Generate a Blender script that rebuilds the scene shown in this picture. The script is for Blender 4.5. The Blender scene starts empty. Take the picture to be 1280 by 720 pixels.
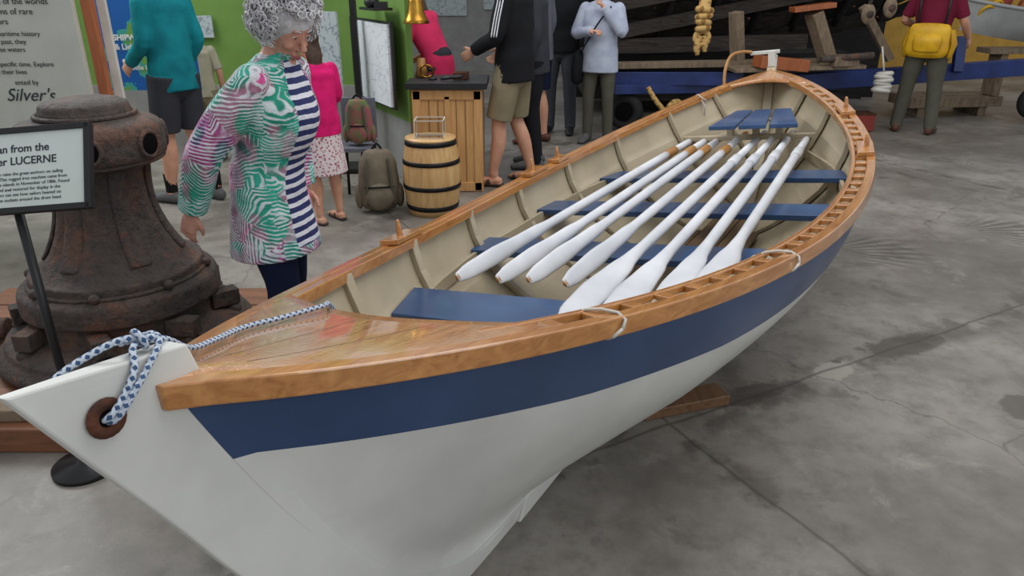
import bpy, math, random
import numpy as np
from mathutils import Vector, Matrix, Euler
from mathutils.bvhtree import BVHTree
random.seed(7)
S=bpy.context.scene
col=S.collection
def V(*a): return Vector(a)
def srgb(r,g,b):
    f=lambda c:(c/255/12.92) if c/255<=.04045 else ((c/255+.055)/1.055)**2.4
    return (f(r),f(g),f(b),1)
# ------------------------------------------------ materials
def newmat(name):
    m=bpy.data.materials.new(name);m.use_nodes=True
    nt=m.node_tree;return m,nt,nt.nodes['Principled BSDF']
def mixc(nt,fac,a,b,mode='MIX'):
    n=nt.nodes.new('ShaderNodeMix');n.data_type='RGBA';n.blend_type=mode
    for s,x in ((n.inputs[0],fac),(n.inputs[6],a),(n.inputs[7],b)):
        if hasattr(x,'links'): nt.links.new(x,s)
        else: s.default_value=x
    return n.outputs[2]
def mth(nt,op,a,b=None,c=None,clamp=False):
    n=nt.nodes.new('ShaderNodeMath');n.operation=op;n.use_clamp=clamp
    for i,x in enumerate((a,b,c)):
        if x is None: continue
        if hasattr(x,'links'): nt.links.new(x,n.inputs[i])
        else: n.inputs[i].default_value=x
    return n.outputs[0]
def coords(nt,scale=(1,1,1),kind='Object',rot=(0,0,0),loc=(0,0,0)):
    t=nt.nodes.new('ShaderNodeTexCoord');mp=nt.nodes.new('ShaderNodeMapping')
    mp.inputs['Scale'].default_value=scale;mp.inputs['Rotation'].default_value=rot;mp.inputs['Location'].default_value=loc
    nt.links.new(t.outputs[kind],mp.inputs[0]);return mp.outputs[0]
def noise(nt,vec,scale,detail=4,rough=.55,dist=0):
    n=nt.nodes.new('ShaderNodeTexNoise');n.inputs['Scale'].default_value=scale;n.inputs['Detail'].default_value=detail
    n.inputs['Roughness'].default_value=rough;n.inputs['Distortion'].default_value=dist
    nt.links.new(vec,n.inputs['Vector']);return n.outputs[0]
def ramp(nt,fac,stops,interp='LINEAR'):
    r=nt.nodes.new('ShaderNodeValToRGB');r.color_ramp.interpolation=interp
    e=r.color_ramp.elements
    while len(e)<len(stops): e.new(.5)
    for k,(p,c) in enumerate(stops):
        e[k].position=p;e[k].color=c if len(c)==4 else (*c,1)
    nt.links.new(fac,r.inputs[0]);return r.outputs[0]
def bumpn(nt,bs,h,strength,dist=.01):
    b=nt.nodes.new('ShaderNodeBump');b.inputs['Strength'].default_value=strength;b.inputs['Distance'].default_value=dist
    nt.links.new(h,b.inputs['Height']);nt.links.new(b.outputs[0],bs.inputs['Normal'])
BW=((0,0,0,1),(1,1,1,1))
def M(name,c,rough=.6,metal=0,c2=None,scale=6,stretch=(1,1,1),bump=0,bscale=40,coat=0,lo=.35,hi=.65,spec=.5):
    m,nt,bs=newmat(name)
    c=c if len(c)==4 else srgb(*c)
    if c2 is None: c2=tuple(x*.82 for x in c[:3])+(1,)
    elif len(c2)!=4: c2=srgb(*c2)
    v=coords(nt,stretch);n=noise(nt,v,scale)
    nt.links.new(ramp(nt,n,[(lo,c),(hi,c2)]),bs.inputs['Base Color'])
    bs.inputs['Roughness'].default_value=rough;bs.inputs['Metallic'].default_value=metal
    bs.inputs['Specular IOR Level'].default_value=spec
    bs.inputs['Coat Weight'].default_value=coat;bs.inputs['Coat Roughness'].default_value=.08
    if bump:
        n2=noise(nt,v,bscale);bumpn(nt,bs,n2,bump)
    return m
def wood(name,c,c2,stretch=(14,1,14),scale=2.2,rough=.4,coat=0,bump=.1,dist=1.2,dark=.45):
    m,nt,bs=newmat(name)
    v=coords(nt,stretch);n=noise(nt,v,scale,6,.6,dist);n2=noise(nt,coords(nt,(1,1,1)),1.7)
    a=ramp(nt,n,[(.3,srgb(*c)),(.7,srgb(*c2))])
    d=mixc(nt,mth(nt,'MULTIPLY',n2,dark),a,srgb(*[int(x*.72) for x in c2]))
    nt.links.new(d,bs.inputs['Base Color']);bs.inputs['Roughness'].default_value=rough
    bs.inputs['Coat Weight'].default_value=coat;bs.inputs['Coat Roughness'].default_value=.1
    bumpn(nt,bs,n,bump);return m

m_white=M('white_paint',(214,214,208),.36,c2=(196,196,191),scale=2.5,coat=.12,bump=.05,bscale=9)
m_blue=M('blue_paint',(48,74,112),.36,c2=(40,64,100),scale=4,coat=.2,bump=.04,bscale=10)
m_blue2=M('thwart_blue',(52,86,128),.33,c2=(40,70,112),scale=5,coat=.25,bump=.04,bscale=10)
m_tan=M('tan_paint',(184,171,146),.42,c2=(166,153,128),scale=3,coat=.1,bump=.05,bscale=14)
m_varn=wood('varnished_fir',(210,150,84),(166,104,48),(16,1.1,16),2,.25,coat=.9,bump=.06,dark=.4)
m_deck,nt,bs=newmat('varnished_deck')
v=coords(nt,(18,1.2,18));n=noise(nt,v,2,6,.6,1.2);n2=noise(nt,coords(nt),5,4)
a=ramp(nt,n,[(.3,srgb(204,150,98)),(.7,srgb(156,104,62))]);a=mixc(nt,ramp(nt,n2,[(.48,BW[0]),(.68,BW[1])]),a,srgb(190,158,128))
nt.links.new(a,bs.inputs['Base Color']);bs.inputs['Roughness'].default_value=.25;bs.inputs['Coat Weight'].default_value=1;bs.inputs['Coat Roughness'].default_value=.06
bumpn(nt,bs,noise(nt,coords(nt),110,2),.6,.004)
m_floorb=M('bilge_boards',(112,88,62),.6,c2=(78,60,42),scale=4,stretch=(8,1,1))
m_concreteblk=wood('rough_block_wood',(140,104,74),(100,72,48))
m_oar=M('oar_white',(222,223,227),.4,c2=(200,203,208),scale=4,coat=.1,bump=.06,bscale=14)
m_grip=wood('oar_grip_wood',(196,146,84),(156,106,54),(10,1,10))
m_worn=M('worn_grip',(150,148,142),.6)
m_rust=M('rusty_plate',(104,62,42),.8,.4,c2=(60,40,32),scale=30,bump=.5)
m_iron,nt,bs=newmat('capstan_iron')
v=coords(nt);n=noise(nt,v,4.5,7,.65);n2=noise(nt,v,28,5,.7);n4=noise(nt,v,2,3);n7=noise(nt,v,11,6,.7)
a=ramp(nt,n,[(.35,srgb(58,50,46)),(.52,srgb(76,64,58)),(.62,srgb(104,70,52)),(.75,srgb(70,60,55))])
a=mixc(nt,ramp(nt,n2,[(.48,BW[0]),(.70,BW[1])]),a,srgb(38,32,30));a=mixc(nt,mth(nt,'MULTIPLY',n4,.22),a,srgb(112,105,100))
a=mixc(nt,mth(nt,'MULTIPLY',ramp(nt,n7,[(.56,BW[0]),(.66,BW[1])]),.55),a,srgb(112,66,42))
nt.links.new(a,bs.inputs['Base Color']);bs.inputs['Roughness'].default_value=.72;bs.inputs['Metallic'].default_value=.1;bumpn(nt,bs,mth(nt,'ADD',mth(nt,'ADD',n2,n),n7),1.0,.016)
m_hole_hub_dark=M('hole_shade_hub_iron',(14,12,11),.95,spec=.1)  # near-black: painted shade inside holes, also the iron wheel hubs
m_black=M('black_paint',(22,22,24),.4)
m_blackpl=M('black_plastic',(30,31,34),.5)
m_oak=wood('barrel_oak',(228,190,132),(200,154,96),(10,10,1),3,.45,.1,dark=.2)
m_hoop=M('steel_hoop',(36,35,36),.45,.6)
m_pine=wood('pine_cabinet',(226,178,118),(204,150,92),(8,8,1),3,.45,.2,dark=.2)
m_oldwood=wood('old_platform_wood',(158,104,70),(112,72,48),(1,12,12),2,.6)
m_brass=M('brass',(196,150,62),.28,.95,c2=(150,104,40),scale=8)
m_skin=M('skin',(214,164,138),.5,c2=(200,146,120),scale=9,spec=.3)
m_skin2=M('skin_elder',(206,156,136),.5,c2=(188,134,114),scale=22,bump=.35,bscale=50,spec=.3)
m_lips=M('lips',(164,90,86),.5)
m_eye=M('eye_white',(225,220,214),.2)
m_iris=M('eye_dark',(40,30,26),.15)
m_hairg=M('gray_hair',(218,217,218),.65,c2=(170,168,172),scale=26,bump=.4,bscale=60)
m_hairb=M('brown_hair',(82,58,42),.6,c2=(52,36,26),scale=30)
m_glass,nt,bs=newmat('clear_acrylic');bs.inputs['Transmission Weight'].default_value=1;bs.inputs['Roughness'].default_value=.03;bs.inputs['IOR'].default_value=1.1
def cloth(name,c,c2=None,bump=.5,rough=.85): return M(name,c,rough,c2=c2,scale=7,bump=bump,bscale=8,spec=.2)
m_teal=cloth('teal_fleece',(20,134,144),(14,108,120));m_dgray=cloth('charcoal_cloth',(58,60,66));m_khaki=cloth('khaki_cloth',(146,134,108))
m_navy=cloth('navy_cloth',(24,32,60));m_pink=cloth('pink_jacket',(222,30,112),(188,20,90));m_pink2=cloth('coral_shirt',(226,56,104))
m_blk=cloth('black_cloth',(28,29,33));m_gray=cloth('gray_cloth',(104,106,116));m_hood=cloth('white_hoodie',(190,198,214),(168,176,196))
m_olive=cloth('olive_pants',(92,90,78));m_maroon=cloth('maroon_shirt',(118,32,56));m_yellow=M('yellow_vinyl',(232,184,24),.5,c2=(204,152,14),bump=.5,bscale=10)
m_sock=cloth('black_sock',(24,24,26));m_shoe=M('gray_shoe',(92,92,94),.7);m_shoeb=M('brown_shoe',(96,58,44),.7);m_sand=M('sandal_leather',(76,56,46),.7)
m_beige=cloth('beige_shirt',(178,172,150));m_whitec=cloth('white_stripe',(220,222,226))
m_pack=cloth('gray_canvas',(126,116,100),(102,92,78),.6);m_shell=cloth('charcoal_pants',(70,74,80))
m_skirt,nt,bs=newmat('floral_skirt')
vo=nt.nodes.new('ShaderNodeTexVoronoi');vo.inputs['Scale'].default_value=38;nt.links.new(coords(nt),vo.inputs['Vector'])
nt.links.new(ramp(nt,vo.outputs['Distance'],[(.25,srgb(150,70,100)),(.45,srgb(214,200,200))]),bs.inputs['Base Color']);bs.inputs['Roughness'].default_value=.9
m_trop,nt,bs=newmat('tropical_leaf_jacket')
v=coords(nt)
wn=nt.nodes.new('ShaderNodeTexNoise');wn.inputs['Scale'].default_value=6;wn.inputs['Detail'].default_value=2;nt.links.new(v,wn.inputs['Vector'])
sc=nt.nodes.new('ShaderNodeVectorMath');sc.operation='SCALE';sc.inputs['Scale'].default_value=.06;nt.links.new(wn.outputs['Color'],sc.inputs[0])
vw=nt.nodes.new('ShaderNodeVectorMath');vw.operation='ADD';nt.links.new(v,vw.inputs[0]);nt.links.new(sc.outputs[0],vw.inputs[1])
def vor(scale,vec):
    vo=nt.nodes.new('ShaderNodeTexVoronoi');vo.inputs['Scale'].default_value=scale
    nt.links.new(vec,vo.inputs['Vector']);sep=nt.nodes.new('ShaderNodeSeparateColor');nt.links.new(vo.outputs['Color'],sep.inputs[0]);return sep.outputs,vo.outputs['Position']
cc,cp=vor(7.0,vw.outputs[0])
lf=nt.nodes.new('ShaderNodeVectorMath');lf.operation='SUBTRACT';nt.links.new(vw.outputs[0],lf.inputs[0]);nt.links.new(cp,lf.inputs[1])
ls=nt.nodes.new('ShaderNodeSeparateXYZ');nt.links.new(lf.outputs[0],ls.inputs[0])
hx=mth(nt,'ADD',ls.outputs[0],ls.outputs[1])
an=mth(nt,'MULTIPLY',cc[1],6.28)
ax_=mth(nt,'ADD',mth(nt,'MULTIPLY',hx,mth(nt,'COSINE',an)),mth(nt,'MULTIPLY',ls.outputs[2],mth(nt,'SINE',an)))
ay_=mth(nt,'SUBTRACT',mth(nt,'MULTIPLY',ls.outputs[2],mth(nt,'COSINE',an)),mth(nt,'MULTIPLY',hx,mth(nt,'SINE',an)))
fr=mth(nt,'SINE',mth(nt,'MULTIPLY',mth(nt,'ADD',ax_,mth(nt,'ABSOLUTE',ay_)),330))
wh=ramp(nt,mth(nt,'ADD',mth(nt,'MULTIPLY',fr,.42),mth(nt,'ADD',.5,mth(nt,'MULTIPLY',mth(nt,'SUBTRACT',noise(nt,v,12),.5),2.0))),[(.48,BW[0]),(.85,BW[1])])
pal=ramp(nt,noise(nt,v,5.0,2),[(.30,srgb(20,112,100)),(.40,srgb(50,176,150)),(.47,srgb(20,136,114)),(.52,srgb(206,64,138)),(.57,srgb(222,116,172)),(.61,srgb(98,46,108)),(.66,srgb(36,158,134)),(.74,srgb(24,62,84))])
cellc=ramp(nt,cc[0],[(0,srgb(14,128,104)),(.25,srgb(196,60,134)),(.40,srgb(54,180,154)),(.62,srgb(64,44,96)),(.75,srgb(34,152,128)),(.9,srgb(216,108,166))],'CONSTANT')
pal2=mixc(nt,.5,pal,cellc)
nt.links.new(mixc(nt,mth(nt,'MULTIPLY',wh,.86),pal2,srgb(214,220,224)),bs.inputs['Base Color']);bs.inputs['Roughness'].default_value=.8
bumpn(nt,bs,noise(nt,v,6),.8,.05)
m_tee,nt,bs=newmat('navy_striped_tee')
v=coords(nt);sp=nt.nodes.new('ShaderNodeSeparateXYZ');nt.links.new(v,sp.inputs[0])
s_=mth(nt,'FRACT',mth(nt,'MULTIPLY',mth(nt,'ADD',sp.outputs[2],mth(nt,'MULTIPLY',noise(nt,v,5),.03)),25));k=mth(nt,'GREATER_THAN',s_,.45)
nt.links.new(mixc(nt,k,srgb(214,214,222),srgb(34,42,92)),bs.inputs['Base Color']);bs.inputs['Roughness'].default_value=.85
bumpn(nt,bs,noise(nt,v,6),.7,.05)
def ropemat(name,c1,c2,nu=8,nv=2,th=.5):
    m,nt,bs=newmat(name)
    v=coords(nt,kind='UV');sp=nt.nodes.new('ShaderNodeSeparateXYZ');nt.links.new(v,sp.inputs[0])
    A=mth(nt,'ADD',mth(nt,'MULTIPLY',sp.outputs[0],nu),mth(nt,'MULTIPLY',sp.outputs[1],nv))
    B=mth(nt,'SUBTRACT',mth(nt,'MULTIPLY',sp.outputs[0],nu),mth(nt,'MULTIPLY',sp.outputs[1],nv))
    fa=mth(nt,'GREATER_THAN',mth(nt,'FRACT',A),th);fb=mth(nt,'GREATER_THAN',mth(nt,'FRACT',B),th)
    k=mth(nt,'MULTIPLY',fa,fb)
    nt.links.new(mixc(nt,k,srgb(*c1),srgb(*c2)),bs.inputs['Base Color']);bs.inputs['Roughness'].default_value=.8
    h=mth(nt,'PINGPONG',A,.5);bumpn(nt,bs,h,.8,.004);return m
m_rope=ropemat('blue_white_braid',(188,198,210),(54,82,122),64,2,.42)
m_manila=ropemat('manila_rope',(196,160,96),(140,100,50),14,1)
# floor
m_floor,nt,bs=newmat('stained_concrete')
v=coords(nt);n1=noise(nt,v,.9,8,.66);n2=noise(nt,v,6,8,.72);n3=noise(nt,v,60,3,.6);n5=noise(nt,coords(nt,loc=(9,4,0)),.55,6,.65);n6=noise(nt,coords(nt,loc=(2,7,0)),1.9,8,.72,.5)
base=ramp(nt,n1,[(.3,srgb(100,95,88)),(.45,srgb(128,122,114)),(.56,srgb(148,142,134)),(.75,srgb(162,156,148))])
base=mixc(nt,mth(nt,'MULTIPLY',ramp(nt,n2,[(.46,BW[0]),(.66,BW[1])]),.62),base,srgb(96,90,82))
base=mixc(nt,mth(nt,'MULTIPLY',ramp(nt,n5,[(.50,BW[0]),(.58,BW[1])]),.45),base,srgb(94,88,80))
base=mixc(nt,mth(nt,'MULTIPLY',ramp(nt,n6,[(.56,BW[0]),(.62,BW[1])]),.5),base,srgb(80,74,67))
base=mixc(nt,mth(nt,'MULTIPLY',ramp(nt,n6,[(.34,BW[1]),(.42,BW[0])]),.4),base,srgb(178,172,163))
base=mixc(nt,mth(nt,'MULTIPLY',n3,.25),base,srgb(96,92,88))
ang=math.atan2(.96,1.76)
vr=coords(nt,rot=(0,0,-ang))
nd=noise(nt,v,3,4);ndc=mth(nt,'MULTIPLY',mth(nt,'SUBTRACT',nd,.5),.06)
sp=nt.nodes.new('ShaderNodeSeparateXYZ');nt.links.new(vr,sp.inputs[0])
ca,sa=math.cos(ang),math.sin(ang)
ya=-.95*sa+2.61*ca; xb=.66*ca+2.33*sa
def line(o,c0,per,w):
    d=mth(nt,'SUBTRACT',mth(nt,'ADD',o,ndc),c0)
    d=mth(nt,'ABSOLUTE',mth(nt,'SUBTRACT',d,mth(nt,'MULTIPLY',mth(nt,'ROUND',mth(nt,'DIVIDE',d,per)),per)))
    return mth(nt,'SUBTRACT',1,mth(nt,'DIVIDE',d,w),clamp=True)
l1=line(sp.outputs[1],ya,4.6,.012);l2=line(sp.outputs[0],xb,4.6,.012)
l3=line(sp.outputs[1],ya,4.6,.16);l4=line(sp.outputs[0],xb,4.6,.10)
st=mth(nt,'MULTIPLY',ramp(nt,mth(nt,'MAXIMUM',l3,l4),[(.1,BW[0]),(.6,BW[1])]),ramp(nt,noise(nt,v,3.0,6),[(.50,BW[0]),(.55,BW[1])]))
base=mixc(nt,mth(nt,'MULTIPLY',st,.6),base,srgb(78,73,66))
spw=nt.nodes.new('ShaderNodeSeparateXYZ');nt.links.new(v,spw.inputs[0])
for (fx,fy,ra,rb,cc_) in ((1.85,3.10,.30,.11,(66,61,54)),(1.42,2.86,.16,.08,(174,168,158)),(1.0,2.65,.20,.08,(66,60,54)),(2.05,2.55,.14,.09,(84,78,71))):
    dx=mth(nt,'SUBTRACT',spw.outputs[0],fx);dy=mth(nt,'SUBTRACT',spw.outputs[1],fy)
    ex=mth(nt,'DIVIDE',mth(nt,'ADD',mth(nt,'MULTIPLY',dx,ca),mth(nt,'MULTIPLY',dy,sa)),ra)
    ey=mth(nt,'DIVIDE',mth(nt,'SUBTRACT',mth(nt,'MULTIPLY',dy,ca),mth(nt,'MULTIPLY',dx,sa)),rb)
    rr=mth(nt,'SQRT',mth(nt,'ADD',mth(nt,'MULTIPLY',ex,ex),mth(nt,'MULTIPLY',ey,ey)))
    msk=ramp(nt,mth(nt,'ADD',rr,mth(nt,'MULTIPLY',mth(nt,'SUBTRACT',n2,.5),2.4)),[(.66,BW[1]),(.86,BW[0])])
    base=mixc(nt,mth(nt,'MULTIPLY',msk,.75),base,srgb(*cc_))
vc=nt.nodes.new('ShaderNodeTexVoronoi');vc.feature='DISTANCE_TO_EDGE';vc.inputs['Scale'].default_value=.55
vm=nt.nodes.new('ShaderNodeVectorMath');vm.operation='ADD';nz=nt.nodes.new('ShaderNodeTexNoise');nz.inputs['Scale'].default_value=3;nz.inputs['Detail'].default_value=5
nt.links.new(v,nz.inputs['Vector']);sc=nt.nodes.new('ShaderNodeVectorMath');sc.operation='SCALE';sc.inputs['Scale'].default_value=.35
nt.links.new(nz.outputs['Color'],sc.inputs[0]);nt.links.new(v,vm.inputs[0]);nt.links.new(sc.outputs[0],vm.inputs[1]);nt.links.new(vm.outputs[0],vc.inputs['Vector'])
crk=mth(nt,'SUBTRACT',1,mth(nt,'DIVIDE',vc.outputs['Distance'],.005),clamp=True)
crk=mth(nt,'MULTIPLY',crk,ramp(nt,n1,[(.42,BW[0]),(.55,BW[1])]))
lines=mth(nt,'MAXIMUM',mth(nt,'MAXIMUM',l1,l2),mth(nt,'MULTIPLY',crk,.7))
base=mixc(nt,mth(nt,'MULTIPLY',lines,.7),base,srgb(58,54,50))
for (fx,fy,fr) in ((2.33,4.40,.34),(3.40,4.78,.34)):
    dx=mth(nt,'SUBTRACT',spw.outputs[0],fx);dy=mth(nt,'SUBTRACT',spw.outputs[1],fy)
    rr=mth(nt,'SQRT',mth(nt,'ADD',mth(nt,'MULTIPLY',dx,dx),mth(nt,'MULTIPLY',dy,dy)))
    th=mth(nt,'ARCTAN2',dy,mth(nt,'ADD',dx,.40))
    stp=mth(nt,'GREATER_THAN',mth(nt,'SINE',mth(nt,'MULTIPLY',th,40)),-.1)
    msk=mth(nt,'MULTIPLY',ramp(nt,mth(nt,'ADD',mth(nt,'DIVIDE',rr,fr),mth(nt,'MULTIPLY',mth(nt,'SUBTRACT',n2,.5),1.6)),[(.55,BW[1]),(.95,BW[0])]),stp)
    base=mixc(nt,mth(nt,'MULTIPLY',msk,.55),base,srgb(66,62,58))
nt.links.new(base,bs.inputs['Base Color'])
nt.links.new(ramp(nt,n1,[(.3,(.40,.40,.40,1)),(.7,(.62,.62,.62,1))]),bs.inputs['Roughness'])
bumpn(nt,bs,n2,.2,.01)
def poster(name,bg,ink,scale=14,th=.02):
    m,nt,bs=newmat(name);v=coords(nt);n=noise(nt,v,scale,3)
    d=mth(nt,'ABSOLUTE',mth(nt,'SUBTRACT',n,.5));k=mth(nt,'LESS_THAN',d,th)
    nt.links.new(mixc(nt,mth(nt,'MULTIPLY',k,.6),srgb(*bg),srgb(*ink)),bs.inputs['Base Color']);bs.inputs['Roughness'].default_value=.5;return m
m_draw=poster('ship_drawing',(222,226,230),(130,138,144),6,.007)
m_draw2=poster('chart_print',(180,190,192),(90,110,120),9,.02)
m_map,nt,bs=newmat('blue_lake_map')
nt.links.new(ramp(nt,noise(nt,coords(nt),3.2,4),[(.54,srgb(10,92,170)),(.56,srgb(60,160,150)),(.60,srgb(110,160,70))],'CONSTANT'),bs.inputs['Base Color']);bs.inputs['Roughness'].default_value=.4
m_panel=M('cream_panel',(192,195,184),.5,c2=(184,187,176));m_ink=M('dark_ink',(40,48,56),.6);m_wtext=M('white_ink',(240,240,240),.5)
m_label=M('label_paper',(200,209,203),.35,c2=(194,203,196))
m_greenw=M('green_wall',(110,146,66),.7,c2=(102,138,60));m_grayw=M('gray_wall',(146,146,142),.7,c2=(136,136,132))
m_whitew=M('white_wall',(150,150,148),.7);m_yelw=M('yellow_wall',(206,160,66),.7)
m_orange=wood('orange_post',(190,110,64),(150,82,44),(8,8,1))
m_wreck=wood('weathered_wreck',(80,69,62),(28,25,23),(1,9,14),2.4,.8,0,.9)
m_wreckd=wood('dark_wreck_timber',(44,38,35),(20,18,17),(1,9,14),2.4,.85,0,.9)
m_timber=wood('gray_timber',(158,138,114),(108,92,74),(6,6,2),3,.8,0,.3)
m_cradle=M('cradle_blue',(34,56,118),.45,c2=(24,42,94),scale=6)
m_tire=M('rubber',(34,33,33),.8);m_red=M('red_box',(140,48,38),.6);m_buoy=M('white_cord',(210,206,196),.7)
m_bag=M('floral_bag',(150,60,84),.8,c2=(90,110,60),scale=18)
m_dgy=M('dinghy_gray',(170,172,170),.4)
# ------------------------------------------------ mesh builder
class MB:
    def __init__(s): s.v=[];s.f=[];s.m=[];s.sm=[];s.mats=[];s.uv={}
    def mi(s,m):
        if m not in s.mats: s.mats.append(m)
        return s.mats.index(m)
    def add(s,vs,fs,mat,smooth=True,uvs=None):
        o=len(s.v);s.v+= [tuple(x) for x in vs]
        for i,f in enumerate(fs):
            mm=mat[i] if isinstance(mat,list) else mat
            if uvs: s.uv[len(s.f)]=uvs[i]
            s.f.append([a+o for a in f]);s.m.append(s.mi(mm));s.sm.append(smooth)
    def box(s,c,size,mat,rot=(0,0,0)):
        R=Euler(rot).to_matrix();c=Vector(c);vs=[]
        for x in(-.5,.5):
            for y in(-.5,.5):
                for z in(-.5,.5): vs.append(c+R@Vector((x*size[0],y*size[1],z*size[2])))
        s.add(vs,[(0,1,3,2),(4,6,7,5),(0,4,5,1),(2,3,7,6),(0,2,6,4),(1,5,7,3)],mat,False)
    def beam(s,a,b,w,h,mat,upv=(0,0,1)):
        a=Vector(a);b=Vector(b);T=(b-a).normalized();X=T.cross(Vector(upv)).normalized();Y=X.cross(T)
        vs=[p+X*i*w/2+Y*j*h/2 for p in(a,b) for i,j in((-1,-1),(1,-1),(1,1),(-1,1))]
        s.add(vs,[(3,2,1,0),(4,5,6,7),(0,1,5,4),(1,2,6,5),(2,3,7,6),(3,0,4,7)],mat,False)
    def tube(s,pts,rad,mat,seg=12,side=None,res=0,matfn=None,rnd=False):
        pts=[Vector(p) for p in pts];rad=[(r,r) if not hasattr(r,'__len__') else r for r in (rad if hasattr(rad,'__len__') else [rad]*len(pts))]
        if res:
            P=[];Q=[];n=len(pts)
            for i in range(n-1):
                p0,p1,p2,p3=pts[max(i-1,0)],pts[i],pts[i+1],pts[min(i+2,n-1)]
                for k in range(res):
                    t=k/res
                    P.append(.5*((2*p1)+(p2-p0)*t+(2*p0-5*p1+4*p2-p3)*t*t+(3*p1-p0-3*p2+p3)*t**3))
                    tt=t*t*(3-2*t)
                    Q.append(tuple(rad[i][j]*(1-tt)+rad[i+1][j]*tt for j in(0,1)))
            P.append(pts[-1]);Q.append(rad[-1]);pts,rad=P,Q
        n=len(pts);T=[]
        for i in range(n):
            d=pts[min(i+1,n-1)]-pts[max(i-1,0)];T.append(d.normalized() if d.length>1e-9 else Vector((0,0,1)))
        if rnd:
            r0,r1=min(rad[0]),min(rad[-1])
            pre=[(pts[0]-T[0]*r0*math.sin(a),tuple(x*math.cos(a) for x in rad[0])) for a in(1.35,.9,.45)]
            post=[(pts[-1]+T[-1]*r1*math.sin(a),tuple(x*math.cos(a) for x in rad[-1])) for a in(.45,.9,1.35)]
            pts=[a for a,_ in pre]+pts+[a for a,_ in post];rad=[b for _,b in pre]+rad+[b for _,b in post]
            T=[T[0]]*3+T+[T[-1]]*3;n=len(pts)
        X=Vector(side) if side is not None else (Vector((1,0,0)) if abs(T[0].x)<.8 else Vector((0,1,0)))
        vs=[];ln=0;lens=[]
        for i in range(n):
            if side is not None: X=Vector(side)
            X=(X-X.dot(T[i])*T[i]).normalized();Y=T[i].cross(X)
            if i: ln+=(pts[i]-pts[i-1]).length
            lens.append(ln)
            for k in range(seg):
                a=2*math.pi*k/seg;vs.append(pts[i]+X*math.cos(a)*rad[i][0]+Y*math.sin(a)*rad[i][1])
        fs=[];mt=[];uvs=[]
        for i in range(n-1):
            for k in range(seg):
                k2=(k+1)%seg;fs.append((i*seg+k,i*seg+k2,(i+1)*seg+k2,(i+1)*seg+k))
                mt.append(matfn(i/(n-1),2*math.pi*(k+.5)/seg) if matfn else mat)
                uvs.append([(lens[i],k/seg),(lens[i],(k+1)/seg),(lens[i+1],(k+1)/seg),(lens[i+1],k/seg)])
        fs.append(tuple(range(seg))[::-1]);fs.append(tuple((n-1)*seg+k for k in range(seg)));mt+=[mt[0],mt[-1]]
        uvs+=[[(0,0)]*seg]*2
        s.add(vs,fs,mt,True,uvs)
    def lathe(s,prof,c,mat,seg=32,caps=True,wob=None):
        c=Vector(c);vs=[];fs=[]
        for j,(r,z) in enumerate(prof):
            for k in range(seg):
                a=2*math.pi*k/seg;rr=r*(wob(a,z) if wob else 1)
                vs.append(c+Vector((rr*math.cos(a),rr*math.sin(a),z)))
        for j in range(len(prof)-1):
            for k in range(seg):
                k2=(k+1)%seg;fs.append((j*seg+k,j*seg+k2,(j+1)*seg+k2,(j+1)*seg+k))
        if caps:
            fs.append(tuple(range(seg))[::-1]);fs.append(tuple((len(prof)-1)*seg+k for k in range(seg)))
        s.add(vs,fs,mat)
    def ell(s,c,r,mat,seg=14,rings=9,rot=(0,0,0)):
        c=Vector(c);R=Euler(rot).to_matrix();r=(r,r,r) if not hasattr(r,'__len__') else r;vs=[];fs=[]
        for j in range(rings):
            th=math.pi*(.02+.96*j/(rings-1))
            for k in range(seg):
                a=2*math.pi*k/seg
                vs.append(c+R@Vector((r[0]*math.sin(th)*math.cos(a),r[1]*math.sin(th)*math.sin(a),-r[2]*math.cos(th))))
        for j in range(rings-1):
            for k in range(seg):
                k2=(k+1)%seg;fs.append((j*seg+k,j*seg+k2,(j+1)*seg+k2,(j+1)*seg+k))
        fs.append(tuple(range(seg))[::-1]);fs.append(tuple((rings-1)*seg+k for k in range(seg)))
        s.add(vs,fs,mat)
    def torus(s,c,R,r,mat,axis=(0,0,1),seg=28,n=8):
        ax=Vector(axis).normalized();q=ax.to_track_quat('Z','Y');c=Vector(c);vs=[];fs=[];uv=[]
        for i in range(seg):
            a=2*math.pi*i/seg
            for j in range(n):
                b=2*math.pi*j/n
                vs.append(c+q@Vector(((R+r*math.cos(b))*math.cos(a),(R+r*math.cos(b))*math.sin(a),r*math.sin(b))))
        L=2*math.pi*R
        for i in range(seg):
            for j in range(n):
                fs.append((i*n+j,((i+1)%seg)*n+j,((i+1)%seg)*n+(j+1)%n,i*n+(j+1)%n))
                uv.append([(L*i/seg,j/n),(L*(i+1)/seg,j/n),(L*(i+1)/seg,(j+1)/n),(L*i/seg,(j+1)/n)])
        s.add(vs,fs,mat,True,uv)
    def mesh(s,name):
        me=bpy.data.meshes.new(name);me.from_pydata(s.v,[],s.f)
        for m in s.mats: me.materials.append(m)
        me.polygons.foreach_set('material_index',s.m);me.polygons.foreach_set('use_smooth',s.sm)
        if s.uv:
            ul=me.uv_layers.new(name='UVMap')
            for p in me.polygons:
                u=s.uv.get(p.index)
                if u:
                    for li,x in zip(p.loop_indices,u): ul.data[li].uv=x
        me.update();return me
    def obj(s,name,parent=None,mat=None,bevel=0):
        o=bpy.data.objects.new(name,s.mesh(name));col.objects.link(o)
        if parent: o.parent=parent
        if mat is not None: o.matrix_world=mat
        if bevel:
            b=o.modifiers.new('bevel','BEVEL');b.width=bevel;b.segments=2;b.limit_method='ANGLE';b.angle_limit=.7
        return o
def empty(name,mat=None):
    o=bpy.data.objects.new(name,None);col.objects.link(o)
    if mat is not None: o.matrix_world=mat
    return o
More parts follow.
